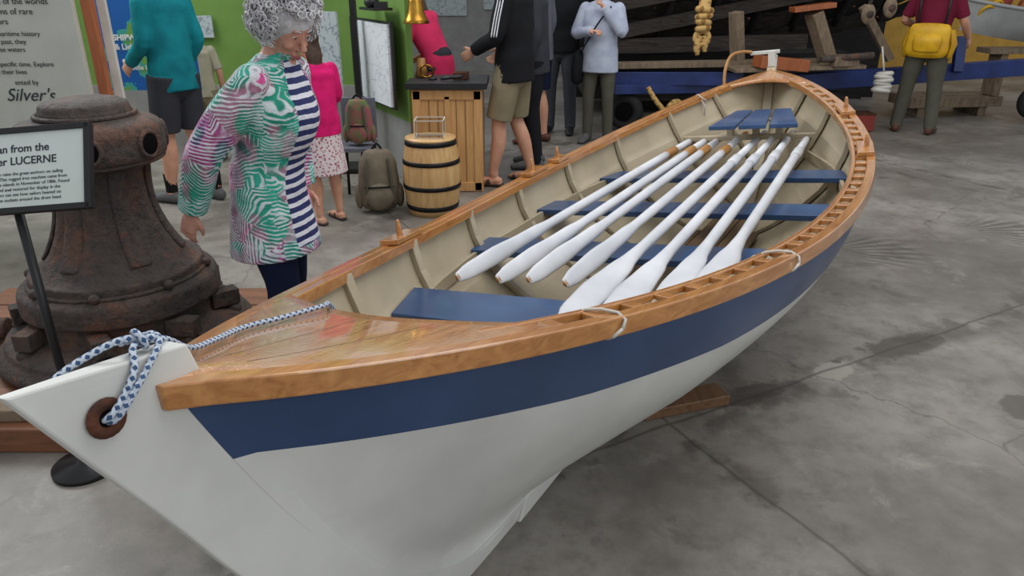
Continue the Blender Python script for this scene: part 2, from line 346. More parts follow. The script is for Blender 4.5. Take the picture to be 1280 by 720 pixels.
def text(body,loc,size,mat,rot,parent,name='lettering',align='LEFT',bold=0):
    c=bpy.data.curves.new(name,'FONT');c.body=body;c.size=size;c.align_x=align;c.extrude=.0005;c.space_line=1.15;c.offset=bold
    o=bpy.data.objects.new(name,c);col.objects.link(o);c.materials.append(mat);o.location=loc;o.rotation_euler=rot;o.parent=parent;return o

# ------------------------------------------------ camera
cam=bpy.data.cameras.new('camera');co=bpy.data.objects.new('camera',cam);col.objects.link(co)
cam.sensor_width=36;cam.lens=36*924/1280;co.location=(0,0,1.6);co.rotation_euler=(math.radians(90-22.9),0,0);S.camera=co
cam.clip_start=.05
# ------------------------------------------------ boat
BM=Matrix.Translation((-.475,.968,0))@Matrix.Rotation(-.504,4,'Z')@Matrix.Rotation(-.126,4,'Y')
boat=empty('wooden_surfboat',BM)
L=5.014
def bo(u):
    w=max(u,0)**1.068;return max(.847*max(4*w*(1-w),0)**.727,.034)
def zs(u):
    um=.478;return .724+.28*((um-u)/um)**2 if u<um else .724+.265*((u-um)/(1-um))**2
def lerp1(x,pts):
    for (a,b),(c,d) in zip(pts,pts[1:]):
        if x<=c:
            t=(x-a)/(c-a);return b+(d-b)*max(t,0)
    return pts[-1][1]
def smooth_tab(pts):
    out=[];n=len(pts)
    for i in range(n-1):
        p0,p1,p2,p3=pts[max(i-1,0)],pts[i],pts[i+1],pts[min(i+2,n-1)]
        for k in range(8):
            t=k/8;out.append(tuple(.5*((2*p1[j])+(p2[j]-p0[j])*t+(2*p0[j]-5*p1[j]+4*p2[j]-p3[j])*t*t+(3*p1[j]-p0[j]-3*p2[j]+p3[j])*t**3) for j in(0,1)))
    out.append(pts[-1]);return out
RN=smooth_tab([(.06,.98),(.12,.70),(.3,.42),(.55,.235),(.8,.105),(1.1,-.02)])
RF=smooth_tab([(.06,4.12),(.12,4.33),(.3,4.62),(.6,4.83),(1.1,5.06)])
ZK=.085
def hb(u,zeta):
    e=min(1,4*u*(1-u)*1.35)
    mid=(1-(1-zeta)**2.2)**.75 if zeta<1 else 1
    end=max(zeta,0)**.8
    return mid*e+end*(1-e)
def hp(u,zeta,off=0,inner=0):
    z=ZK+(zs(u)-.004-ZK)*zeta
    zn=ZK+(zs(0)-ZK)*zeta;zf=ZK+(zs(1)-ZK)*zeta
    s=lerp1(zn,RN)*(1-u)+lerp1(zf,RF)*u
    b=max((bo(u)-.03)*hb(u,zeta),.0)
    b=(b**4+.026**4)**.25+off*min(1,max(0,b-.026)/.15)
    if inner: b=max(b-.018,.004)
    return b,s,z
NU=72;US=[(.5-.5*math.cos(math.pi*i/NU))*.35+(i/NU)*.65 for i in range(NU+1)]
def skin_hull(inner):
    mb=MB()
    for side in(-1,1):
        npl=6
        for k in range(npl+1):
            def zr(u,t):
                zt=1-.235*(.80+.20*min(1,u/.14))*(1-.22*u)/(zs(u)-ZK)
                if k==npl: return zt+(1-zt)*t
                return zt*((k+t)/npl)
            rows=5;vs=[];fs=[]
            for r in range(rows+1):
                t=r/rows;off=(.0009*(1-t)) if not inner else (-.0022*t*t)
                for u in US:
                    if inner:
                        z_=zr(u,t);b,s,z=hp(u,z_,off,1);z+=.012*(1-z_)
                    else: b,s,z=hp(u,zr(u,t),off)
                    vs.append((side*b,s,z))
            n=len(US)
            for r in range(rows):
                for i in range(n-1): fs.append((r*n+i,r*n+i+1,(r+1)*n+i+1,(r+1)*n+i))
            if inner:
                o=len(vs)
                for u in US:
                    b,s,z=hp(u,zr(u,0),-.0022,inner);vs.append((side*b,s,z+.012*(1-zr(u,0))))
                for i in range(n-1): fs.append((o+i,o+i+1,i+1,i))
                mt=[m_tan]*len(fs)
            else:
                mt=[m_blue if k==npl else m_white]*len(fs)
            if side==(-1 if not inner else 1): fs=[f[::-1] for f in fs]
            mb.add(vs,fs,mt)
    return mb
skin_hull(False).obj('hull_planking',boat)
skin_hull(True).obj('hull_interior',boat)
mb=MB()
def board(outer,inner_,t_o,t_i,mat):
    n=len(outer);vs=[]
    for (s1,z1),(s2,z2) in zip(outer,inner_):
        vs+=[(t_o,s1,z1),(-t_o,s1,z1),(t_i,s2,z2),(-t_i,s2,z2)]
    fs=[]
    for i in range(n-1):
        a=4*i;b=a+4
        fs+=[(a,b,b+1,a+1),(a+2,a+3,b+3,b+2),(a,a+2,b+2,b),(a+1,b+1,b+3,a+3)]
    fs+=[(0,1,3,2),(4*n-4,4*n-2,4*n-1,4*n-3)]
    mb.add(vs,fs,mat,False)
so=smooth_tab([(-.20,1.085),(-.12,.93),(-.03,.76),(.055,.59),(.16,.4),(.29,.23),(.47,.10),(.66,.045),(1.0,.03)])
si=smooth_tab([(.07,1.05),(.10,.93),(.17,.76),(.25,.59),(.36,.4),(.47,.27),(.64,.16),(.78,.115),(1.05,.095)])
board(so,si,.012,.029,m_white)
board([(1.0,.03),(2.5,.02),(4.0,.03)],[(1.05,.095),(2.5,.095),(4.15,.10)],.025,.029,m_white)
board(smooth_tab([(4.0,.03),(4.4,.10),(4.72,.35),(4.92,.65),(5.10,1.09)]),smooth_tab([(4.15,.10),(4.38,.16),(4.65,.38),(4.86,.65),(5.04,1.06)]),.025,.03,m_white)
board(smooth_tab([(4.15,.10),(4.38,.16),(4.65,.38),(4.86,.65),(5.04,1.03)]),smooth_tab([(4.05,.14),(4.28,.20),(4.57,.40),(4.78,.65),(4.96,.98)]),.03,.03,m_tan)
mb.obj('stem_and_keel',boat,bevel=.004)
mb=MB()
for sd in(1,-1):
    x=.0215*sd
    vs=[];N=20
    for k in range(N):
        a=2*math.pi*k/N
        for r,xx in((.032,0),(.030,.004),(.014,.004),(.013,-.003)): vs.append((x+sd*(xx),-.085+r*math.cos(a),.995+r*math.sin(a)))
    fs=[(k*4+j,((k+1)%N)*4+j,((k+1)%N)*4+j+1,k*4+j+1) for k in range(N) for j in range(3)]
    if sd<0: fs=[f[::-1] for f in fs]
    mb.add(vs,fs,m_rust)
    mb.add([(x+sd*.001,-.085+.0135*math.cos(2*math.pi*k/N),.995+.0135*math.sin(2*math.pi*k/N)) for k in range(N)],[tuple(range(N))],m_hole_hub_dark)  # flat dark disc paints the shade inside the rope hole
mb.obj('painter_hole_plate',boat)
def railpt(u,sd,off,dz):
    e=.004;d=(bo(min(u+e,1))-bo(max(u-e,0)))/(L*(min(u+e,1)-max(u-e,0)));d=max(-1.2,min(1.2,d))
    n=Vector((1,-d)).normalized()
    b=bo(u)+n.x*off;s=L*u+n.y*off
    return Vector((sd*max(b,.002),s,zs(u)+dz))
def rail(mb,u0,u1,sd,o0,o1,z0,z1,mat,n=90):
    vs=[];fs=[]
    for i in range(n+1):
        u=u0+(u1-u0)*i/n
        for o,z in((o0,z0),(o1,z0),(o1,z1),(o0,z1)): vs.append(railpt(u,sd,o,z))
    for i in range(n):
        for j in range(4): fs.append((4*i+j,4*i+(j+1)%4,4*i+4+(j+1)%4,4*i+4+j))
    fs+=[(3,2,1,0),(4*n,4*n+1,4*n+2,4*n+3)]
    if sd>0: fs=[f[::-1] for f in fs]
    mb.add(vs,fs,mat,False)
mb=MB()
for sd in(1,-1): rail(mb,0,1,sd,-.038,0,-.042,.004,m_varn)
rail(mb,.1,.97,1,-.102,-.082,-.034,.004,m_varn)
rail(mb,.1,.97,-1,-.078,-.038,-.034,.002,m_varn)
rail(mb,.1,.96,1,-.083,-.038,-.05,-.014,m_tan)
u=.125
while u<.95:
    rail(mb,u,u+.0075,1,-.083,-.036,-.034,.003,m_varn,2);u+=.0235
mb.obj('gunwale_rails',boat,bevel=.004)
mb=MB()
def deck(mb,u0,ue,cv,mat):
    nb,ns=16,14;vs=[];fs=[]
    for layer in(0,-.02):
        for i in range(ns+1):
            for j in range(nb+1):
                q=-1+2*j/nb;t=i/ns;uend=ue+cv*q*q*(1 if ue>u0 else -1);u=u0+(uend-u0)*t
                vs.append((q*max(bo(u)-.034,.01),L*u,zs(u)+.005+.012*(1-q*q)+layer))
    W=nb+1;K=(ns+1)*W
    for i in range(ns):
        for j in range(nb):
            a=i*W+j;f=(a,a+1,a+W+1,a+W);fs.append(f if ue>u0 else f[::-1])
    for j in range(nb):
        a=ns*W+j;f=(a,a+1,a+1+K,a+K);fs.append(f if ue>u0 else f[::-1])
    mb.add(vs,fs,mat)
deck(mb,.002,.108,.03,m_deck);deck(mb,.998,.95,.02,m_varn)
for q in(-.5,0,.5):
    pts=[(q*(bo(u)-.034),L*u,zs(u)+.0166+.012*(-q*q)) for u in(.03,.05,.07,.09,.107)]
    mb.tube(pts,.0010,m_floorb,6)
mb.obj('foredeck',boat)
def innerpt(s,zeta,sd):
    lo,hi=0,1
    for _ in range(24):
        m=(lo+hi)/2
        if hp(m,zeta,0,1)[1]<s: lo=m
        else: hi=m
    b,ss,z=hp((lo+hi)/2,zeta,0,1);return Vector((sd*(b-.004),s,z+.012*(1-zeta)))
def width_at(s,z):
    for k in range(60,0,-1):
        p=innerpt(s,k/60,1)
        if p.z<=z: return p.x
    return .1
mb=MB()
for s in(1.0,1.55,2.10,2.62,3.15,3.68,4.2,4.6):
    for sd in(1,-1):
        pts=[innerpt(s,z,sd) for z in(.08,.2,.35,.5,.65,.8,.92,.985)]
        vs=[];fs=[]
        for p in pts:
            n=Vector((-sd,0,.35)).normalized()
            for a,bb in((-.018,0),(.018,0),(.018,.026),(-.018,.026)): vs.append(p+Vector((0,a,0))+n*bb)
        for i in range(len(pts)-1):
            for j in range(4): fs.append((4*i+j,4*i+(j+1)%4,4*i+4+(j+1)%4,4*i+4+j))
        fs.append((4*len(pts)-4,4*len(pts)-3,4*len(pts)-2,4*len(pts)-1))
        if sd<0: fs=[f[::-1] for f in fs]
        mb.add(vs,fs,m_tan,False)
mb.obj('frames',boat,bevel=.003)
mb=MB()
TH=[(1.33,.60,.25),(2.12,.565,.2),(2.84,.56,.2),(3.52,.575,.2)]
for s,z,w in TH:
    vs=[]
    for dz in(0,-.028):
        for ds in(-w/2,w/2):
            W=width_at(s+ds,z)
            for sd in(-1,1): vs.append((sd*(W-.006),s+ds,z+dz))
    mb.add(vs,[(0,1,3,2),(4,6,7,5),(0,4,5,1),(2,3,7,6)],m_blue2,False)
    for sd in(-1,1):
        W=width_at(s,z-.05);mb.box((sd*(W-.03),s,z-.06),(.05,.05,.06),m_tan)
n0,n1,f0,f1=-.18,.36,-.12,.24
for j in range(3):
    a0=n0+(n1-n0)*j/3+.010;a1=n0+(n1-n0)*(j+1)/3-.010;c0=f0+(f1-f0)*j/3+.008;c1=f0+(f1-f0)*(j+1)/3-.008
    vs=[(a0,3.96,.775),(a1,3.96,.775),(c1,4.44,.80),(c0,4.44,.80)];vs+=[(x,y,z-.025) for x,y,z in vs]
    mb.add(vs,[(0,1,2,3),(7,6,5,4),(0,4,5,1),(1,5,6,2),(2,6,7,3),(3,7,4,0)],m_blue2,False)
W=width_at(4.22,.66);mb.box((0,4.22,.66),(2*W,.05,.03),m_tan)
for x in(-.1,.06,.2): mb.box((x,4.22,.715),(.04,.04,.10),m_tan)
mb.box((.06,4.22,.765),(.34,.04,.015),m_tan)
mb.obj('thwarts',boat,bevel=.004)
mb=MB()
for k in range(-3,4):
    ss=[s for s in np.linspace(.9,4.2,34) if width_at(s,.215)-.02>abs(k*.085)+.042]
    if len(ss)>1: mb.beam((k*.085,ss[0],.215),(k*.085,ss[-1],.215),.078,.012,m_floorb)
for s in(1.7,2.3,2.9,3.5):
    W=width_at(s,.19)-.03;mb.beam((-W,s,.195),(W,s,.195),.05,.02,m_floorb)
for sd in(1,-1):
    pts=[Vector((sd*(width_at(s,.52+.02*abs(s-2.5))-.012),s,.52+.02*abs(s-2.5))) for s in np.linspace(.9,4.3,24)]
    for a,b in zip(pts,pts[1:]): mb.beam(a,b,.018,.05,m_tan)
mb.obj('floorboards',boat)
mb=MB()
for u,sd,w_ in((.30,-1,.022),(.565,-1,.018),(.62,-1,.012),(.80,1,.018),(.64,1,.022)):
    rail(mb,u-w_,u+w_,sd,-.078,-.004,.004,.024,m_varn,6)
    p=railpt(u,sd,-.035,.02);mb.tube([p-V(0,0,.02),p+V(0,0,.03),p+V(0,0,.055)],[.013,.011,.008],m_varn,10,rnd=True)
mb.obj('thole_pin_pads',boat,bevel=.003)
mb=MB()
mb.box((0,5.04,1.07),(.05,.06,.11),m_white);mb.box((-.05,5.04,1.115),(.20,.03,.026),m_white)
mb.obj('stem_head_cleat',boat,bevel=.005)
mb=MB()
mb.tube([(-.14,5.03,1.125),(-.20,4.98,1.135),(-.25,4.88,1.12),(-.27,4.80,1.04),(-.27,4.76,.93),(-.25,4.74,.85)],[.011]*6,m_grip,8,res=6)
def loop(u,sd):
    pts=[]
    for k in range(13):
        a=2*math.pi*k/12;pts.append(railpt(u+.004*math.sin(a*2),sd,-.05+.062*math.cos(a),-.02+.032*math.sin(a)))
    mb.tube(pts,.004,m_buoy,7)
loop(.155,1);loop(.31,1);loop(.90,-1)
for u in(.155,.31):
    p=railpt(u,1,-.11,-.01);mb.tube([p,p+V(-.03,.03,-.02),p+V(-.05,.0,-.07)],.0035,m_buoy,6,res=4)
p=railpt(.90,-1,-.06,-.01);mb.tube([p,p+V(.04,-.03,-.05),p+V(.03,.0,-.12)],.005,m_buoy,6,res=4)
mb.obj('lashings',boat)
# ---- oars
OAR=[(-.455,-.36,1.52,4.36,64),(-.285,-.26,1.53,4.34,62),(-.17,-.18,1.55,4.33,60),(-.02,-.06,1.54,4.50,56),(.12,.06,1.24,4.52,16),(.245,.15,1.24,4.50,10),(.37,.24,1.34,4.48,2),(.47,.36,1.42,4.32,14)]
for i,(b0,b1,s0,s1,tilt) in enumerate(OAR):
    mb=MB();A=Vector((b0,s0,.624));B=Vector((b1,s1,.644));T=(B-A).normalized();Ln=(B-A).length
    r=math.radians(tilt);X0=T.cross(Vector((0,0,1))).normalized();Z0=X0.cross(T);side=X0*math.cos(r)-Z0*math.sin(r)
    q=lambda t:A+T*t;w=.66 if i<4 else 1.02
    mb.tube([q(0),q(.012),q(.1),q(.28),q(.46),q(.60),q(.74),q(1.0),q(1.9),q(2.25)],[(.014*w,.004),(.030*w,.006),(.048*w,.008),(.055*w,.011),(.044*w,.014),(.028,.018),(.021,.021),(.022,.022),(.024,.024),(.023,.023)],m_oar,14,side=side,res=3)
    mb.tube([q(-.004),q(.010)],[(.013*w,.0045),(.028*w,.0066)],m_grip,14,side=side)
    mb.tube([q(2.25),q(2.26),q(2.4),q(2.41)],[.023,.028,.028,.023],m_grip if i<4 else m_oar,14)
    mb.tube([q(2.4),q(Ln-.16),q(Ln-.15),q(Ln)],[.022,.021,.017,.016],m_oar,12)
    mb.tube([q(Ln-.15),q(Ln-.03),q(Ln)],[.0175,.018,.013],m_grip if i<4 else m_worn,12,rnd=True)
    mb.obj('rowing_oar',mat=BM)
# ---- painter rope
mb=MB();zt=lambda s:zs(s/L)
r_=.0056
pts=[(-.20,.64,zt(.62)-.03),(-.17,.585,zt(.58)+.02),(-.13,.53,zt(.5)+.025),(-.14,.42,zt(.42)+.025),(-.145,.32,zt(.32)+.023),(-.10,.22,zt(.22)+.025),(-.055,.13,zt(.13)+.031),(-.025,.07,1.052),(-.01,.02,1.071),(.012,-.01,1.075),(.034,-.03,1.05),(.035,-.06,1.018),(.030,-.085,.998),(.01,-.09,.992)]
mb.tube(pts,r_,m_rope,10,res=8)
pts=[(.0,-.088,.992),(.030,-.078,.99),(.040,-.045,1.02),(.036,-.005,1.05),(.02,.03,1.07),(-.01,.04,1.076),(-.028,.02,1.073),(-.018,-.01,1.08)]
mb.tube(pts,r_,m_rope,10,res=8)
pts=[(.012,.035,1.075),(-.01,-.01,1.087),(-.035,-.06,1.075),(-.045,-.11,1.058),(-.045,-.15,1.03)]
mb.tube(pts,r_,m_rope,10,res=8)
mb.torus((.0,.012,1.08),.014,r_,m_rope,(0.2,1,.3))
mb.obj('mooring_rope',mat=BM)
mb=MB()
mb.beam((.50,2.50,.025),(.86,2.62,.025),.11,.045,m_concreteblk)
mb.obj('support_block',bevel=.004)
mb=MB();mb.beam((1.2,4.15,.03),(1.66,3.98,.03),.12,.06,m_concreteblk);mb.obj('support_block',bevel=.004)

# ------------------------------------------------ floor & walls
mb=MB();mb.add([(-9,-3,0),(13,-3,0),(13,15,0),(-9,15,0)],[(0,1,2,3)],m_floor,False);mb.obj('floor')
mb=MB();mb.box((-4.3,7.6,1.6),(5.6,.1,3.2),m_greenw);mb.box((-4.3,7.54,.3),(5.6,.03,.6),m_grayw);mb.obj('wall_left')
mb=MB();mb.box((.5,14,1.6),(10,.1,3.2),m_whitew);mb.box((9.5,13.9,1.6),(8,.1,3.2),m_yelw);mb.obj('wall_back')
p=empty('exhibit_text_panel');mb=MB();mb.box((-3.47,4.8,1.45),(1.62,.04,1.56),m_panel);mb.box((-2.9,4.84,.35),(.05,.05,.7),m_black);mb.box((-4.1,4.84,.35),(.05,.05,.7),m_black);mb.obj('board',p,bevel=.003)
R9=(math.pi/2,0,0)
text('ld Life in and Wisconsin\nSteamboats, one of the worlds\nlargest collections of rare\noutboard motors',(-3.42,4.775,1.50),.050,m_ink,R9,p)
text('ating about our maritime history\ntrading from the past, they\nstill navigate these waters',(-3.42,4.775,1.26),.040,m_ink,R9,p)
text('and lived at a specific time. Explore\nthe island and their lives',(-3.42,4.775,1.08),.040,m_ink,R9,p)
text('ented by',(-3.12,4.775,.97),.042,m_ink,R9,p)
tx=text("Silver's",(-3.20,4.775,.87),.11,m_ink,R9,p);tx.data.shear=.4
text('Museum-Library',(-3.06,4.775,.70),.045,m_ink,R9,p)
mb=MB();mb.box((-2.60,4.85,1.2),(.06,.06,2.4),m_orange);mb.box((-2.54,4.9,1.2),(.05,.03,2.4),m_buoy);mb.box((-2.6,4.85,.02),(.3,.3,.04),m_orange);mb.obj('display_post')
p=empty('shipwreck_banner');mb=MB();mb.box((-2.95,6.3,1.35),(.74,.03,1.25),m_map);mb.box((-3.28,6.33,.7),(.03,.03,1.4),m_black);mb.box((-2.62,6.33,.7),(.03,.03,1.4),m_black);mb.obj('board',p)
text('SHIPWRECKS\n& Lighthouses',(-3.22,6.28,1.12),.062,m_wtext,R9,p,bold=.002);text('of the\nApostle Islands',(-3.18,6.28,.95),.052,m_wtext,R9,p,bold=.001)
mb=MB();mb.box((-3.0,7.52,1.15),(.25,.02,.2),m_draw2);mb.box((-2.3,7.52,1.35),(.4,.02,.5),m_draw2);mb.obj('wall_poster')
def vpanel(mb,a,b,z0,z1,t,mat):
    a=Vector((a[0],a[1],(z0+z1)/2));b=Vector((b[0],b[1],(z0+z1)/2));mb.beam(a,b,t,z1-z0,mat)
mb=MB();vpanel(mb,(-1.44,7.2),(-.80,5.85+.2),.5,2.0,.05,m_greenw);vpanel(mb,(-1.44,7.2),(-.8,6.05),0,.5,.05,m_grayw)
mb.box((-1.32,6.55,1.05),(.05,.05,2.1),m_black);mb.box((-1.36,6.5,.03),(.3,.3,.03),m_black)
mb.obj('display_partition')
mb=MB();vpanel(mb,(-1.43,6.95),(-.93,6.05),.60,1.27,.02,m_black);vpanel(mb,(-1.40,6.87),(-.96,6.07),.62,1.25,.03,m_draw);mb.obj('framed_ship_drawing')
mb=MB();mb.box((-1.53,6.46,.98),(.2,.03,.70),m_draw2,(0,0,-.3));mb.box((-1.53,6.48,.4),(.04,.03,.8),m_black);mb.obj('chart_board')
mb=MB();mb.box((-1.08,6.25,1.36),(.32,.16,.02),m_black,(0,0,-1.05));mb.ell((-1.1,6.2,1.41),(.06,.06,.05),m_blackpl);mb.box((-1.02,6.15,1.39),(.1,.06,.05),m_blackpl);mb.obj('display_shelf')
mb=MB()
for x,z,w,h in((-1.2,1.3,.8,.7),(-.2,1.35,.6,.6),(.5,1.2,.4,.5),(1.2,1.25,.5,.4)): mb.box((x,13.93,z),(w,.02,h),m_draw2)
mb.obj('wall_posters')
# ------------------------------------------------ capstan
cx,cy=-1.68,2.95
mb=MB()
prof=smooth_tab([(.0,1.165),(.09,1.162),(.15,1.145),(.165,1.115),(.175,1.095),(.24,1.075),(.268,1.05),(.272,1.01),(.27,.95),(.252,.925),(.205,.905),(.18,.885),(.172,.86),(.17,.80),(.178,.72),(.20,.64),(.235,.57),(.28,.51),(.31,.485),(.335,.475),(.34,.44),(.36,.43),(.385,.41),(.39,.35),(.385,.33),(.36,.32),(.36,.25),(.40,.235),(.46,.215),(.48,.19),(.485,.11),(.0,.10)])[::-1]
prof=[(max(r,0),z) for r,z in prof]
def wob(a,z):
    w=1+.006*math.sin(5*a+z*20)
    if .5<z<.9: w+=.035*math.cos(8*a)*min(1,(z-.5)/.08,(.9-z)/.08)
    return w
mb.lathe(prof,(cx,cy,0),m_iron,96,True,wob)
for k in range(6):
    a=2*math.pi*k/6+.3
    pts=[(cx+r*math.cos(a),cy+r*math.sin(a),z) for r,z in((.185,.89),(.175,.8),(.185,.7),(.22,.6),(.265,.53))]
    mb.tube(pts,[(.03,.014),(.035,.016),(.04,.016),(.045,.016),(.045,.01)],m_iron,12,side=(-math.sin(a),math.cos(a),0),res=4,rnd=True)
for k in range(7):
    a=2*math.pi*k/7-math.radians(66)
    d=Vector((math.cos(a),math.sin(a),0));c=Vector((cx,cy,.995))+d*.268
    mb.torus(c,.048,.011,m_iron,d,24,8);mb.tube([c-d*.03,c+d*.0075],.046,m_hole_hub_dark,20)  # solid dark plug paints the shaded depth of each bar socket
for k in range(8):
    a=2*math.pi*k/8+.2;d=Vector((math.cos(a),math.sin(a),0))
    mb.box(Vector((cx,cy,.28))+d*.40,(.12,.07,.07),m_iron,(0,0,a+.5));mb.ell(Vector((cx,cy,.22))+d*.44,(.03,.03,.025),m_iron)
    mb.ell(Vector((cx,cy,.45))+d*.35,(.022,.022,.02),m_iron)
for zz in(1.10,.925,.44): mb.torus((cx,cy,zz),{1.10:.178,.925:.253,.44:.343}[zz],.010,m_iron,(0,0,1),48,8)
mb.obj('ship_capstan',bevel=.004)
mb=MB()
for k in range(6):
    mb.beam((cx-.95,cy-.60+k*.22,.05),(cx+.60-.04*(k%2),cy-.60+k*.22,.05),.21,.10,m_oldwood)
mb.beam((cx-1.0,cy-.66,.125),(cx+.25,cy-.60,.125),.08,.05,m_timber)
mb.beam((cx-1.0,cy-.45,.15),(cx-.50,cy-.35,.15),.09,.09,m_oldwood);mb.tube([(cx-1.3,cy-.1,.16),(cx-.55,cy+.0,.16)],.05,m_iron)
mb.obj('capstan_timber_base',bevel=.006)
# ------------------------------------------------ sign stand
p=empty('capstan_label_stand')
mb=MB();mb.tube([(-1.50,2.16,.0),(-1.50,2.16,1.01)],.014,m_black,14);mb.lathe([(.11,0),(.11,.018),(.03,.03),(.02,.06),(.0,.06)],(-1.50,2.16,0),m_black)
ti=math.radians(62)
Rt=Matrix.Translation((-1.50,2.18,1.06))@Matrix.Rotation(math.radians(-2),4,'Z')@Matrix.Rotation(ti,4,'X')@Matrix.Rotation(math.radians(5),4,'Z')
mb.obj('pole',p)
mb=MB();mb.box((0,0,-.008),(.48,.26,.02),m_black)
for a in(-1,1):
    mb.box((a*.233,0,.004),(.018,.26,.014),m_black);mb.box((0,a*.122,.004),(.48,.018,.014),m_black)
mb.box((0,0,.0035),(.448,.228,.003),m_label)
o=mb.obj('panel',p,bevel=.002);o.matrix_world=Rt
def stext(body,x,y,size,bold=0):
    t=text(body,(0,0,0),size,m_ink,(0,0,0),p,align='CENTER',bold=bold);t.matrix_world=Rt@Matrix.Translation((x,y,.0055))
stext('Capstan from the\nSchooner LUCERNE',.0,.055,.033,.0005)
stext('Capstans were used to raise the great anchors on sailing\nships and to shift cargo. This rugged iron machine came from\nthe schooner lost near the islands in November of 1886. Found\nby divers, it was raised and restored for display in the\nmuseum where visitors can see how sailors heaved on\nwooden bars set in the sockets around the drum head.',.0,-.015,.0138)
# ------------------------------------------------ barrel
mb=MB();pr=[]
for i in range(15):
    z=i/14;pr.append((.175+.033*math.sin(math.pi*z),.0+.54*z))
mb.lathe(pr,(-.58,5.25,0),m_oak,60,True,lambda a,z:1-.012*(abs(((a*20/(2*math.pi))%1)-.5)>.45))
for z,h in((.06,.035),(.21,.03),(.385,.03),(.52,.035)):
    r=lambda zz:.175+.033*math.sin(math.pi*zz/.54)+.004
    mb.lathe([(r(z-h/2)-.006,z-h/2),(r(z-h/2),z-h/2),(r(z+h/2),z+h/2),(r(z+h/2)-.006,z+h/2)],(-.58,5.25,0),m_hoop,60,False)
mb.lathe([(.18,.535),(.18,.548),(.0,.548)],(-.58,5.25,0),m_oak,48,True)
mb.obj('wooden_barrel')
mb=MB();mb.box((-.58,5.25,.61),(.2,.16,.12),m_glass)
for a in(-1,1):
    for b in(-1,1): mb.box((-.58+a*.1,5.25+b*.08,.61),(.005,.005,.125),m_buoy)
for z in(.553,.672):
    for a in(-1,1): mb.box((-.58,5.25+a*.08,z),(.205,.005,.005),m_buoy);mb.box((-.58+a*.1,5.25,z),(.005,.16,.005),m_buoy)
mb.obj('acrylic_donation_box')
mb=MB();mb.box((-.50,6.02,.40),(.54,.46,.8),m_pine);mb.box((-.50,6.0,.83),(.62,.54,.045),m_blackpl)
for x in(-.735,-.265): mb.box((x,5.785,.4),(.06,.02,.78),m_pine)
for z in(.04,.76): mb.box((-.50,5.785,z),(.52,.02,.07),m_pine)
mb.box((-.50,5.785,.4),(.04,.02,.7),m_pine)
for k in range(7): mb.box((-.71+k*.07,5.788,.4),(.004,.012,.66),m_oldwood)
mb.obj('pine_cabinet',bevel=.003)
mb=MB();mb.lathe([(.035,.855),(.035,.865),(.01,.87),(.01,.93),(.03,.935),(.0,.94)],(-.62,5.95,0),m_blackpl,20);mb.torus((-.66,5.92,.92),.05,.008,m_brass,(0,1,.3));mb.box((-.4,6.0,.88),(.12,.1,.05),m_rust);mb.tube([(-.55,5.88,.87),(-.38,5.85,.89)],.014,m_blackpl,10);mb.tube([(-.72,6.1,.86),(-.72,6.1,1.0)],[.05,.03],m_grip,14);mb.obj('nautical_instruments')
p=MB();p.lathe([(.098,1.27),(.100,1.275),(.085,1.30),(.065,1.35),(.055,1.42),(.045,1.46),(.02,1.485),(.0,1.49)],(-.72,5.9,0),m_brass,40,True)
p.tube([(-.72,5.9,1.49),(-.72,5.9,1.56)],.01,m_brass,8);p.beam((-.80,6.02,1.57),(-.68,5.84,1.57),.04,.03,m_black);p.obj('brass_bell')
mb=MB();mb.box((-1.17,5.55,.42),(.26,.34,.03),m_gray);mb.box((-1.17,5.72,.6),(.26,.03,.3),m_gray)
for a in(-.11,.11):
    for b in(-.14,.14): mb.tube([(-1.17+a,5.55+b,.41),(-1.17+a*1.1,5.55+b*1.1,0)],.012,m_hoop,8)
mb.obj('folding_chair',bevel=.003)
def packmesh(name,c,w,h,d,mat,yaw=0):
    mb=MB()
    mb.tube([(0,0,.03),(0,0,.08),(0,0,h*.4),(0,0,h*.75),(0,0,h*.95),(0,0,h)],[(w*.40,d*.4),(w*.5,d*.5),(w*.52,d*.52),(w*.47,d*.45),(w*.33,d*.32),(w*.12,d*.12)],mat,24,side=(1,0,0),res=3)
    mb.ell((0,-d*.5,h*.28),(w*.36,d*.22,h*.22),mat);mb.tube([(-w*.36,-d*.5,h*.44),(0,-d*.7,h*.46),(w*.36,-d*.5,h*.44)],.006,m_blk,6,res=4)
    for a in(-1,1): mb.tube([(a*w*.25,-d*.42,h*.9),(a*w*.3,-d*.55,h*.6),(a*w*.3,-d*.5,h*.15)],.010,m_olive,6,res=4);mb.ell((a*w*.5,0,h*.25),(w*.12,d*.25,h*.2),mat)
    mb.tube([(-.04,0,h*.97),(0,0,h*1.08),(.04,0,h*.97)],.008,m_blk,6,res=4)
    o=mb.obj(name);o.location=c;o.rotation_euler=(0,0,yaw)
packmesh('canvas_backpack',(-.97,5.26,0),.29,.46,.2,m_pack,.2)
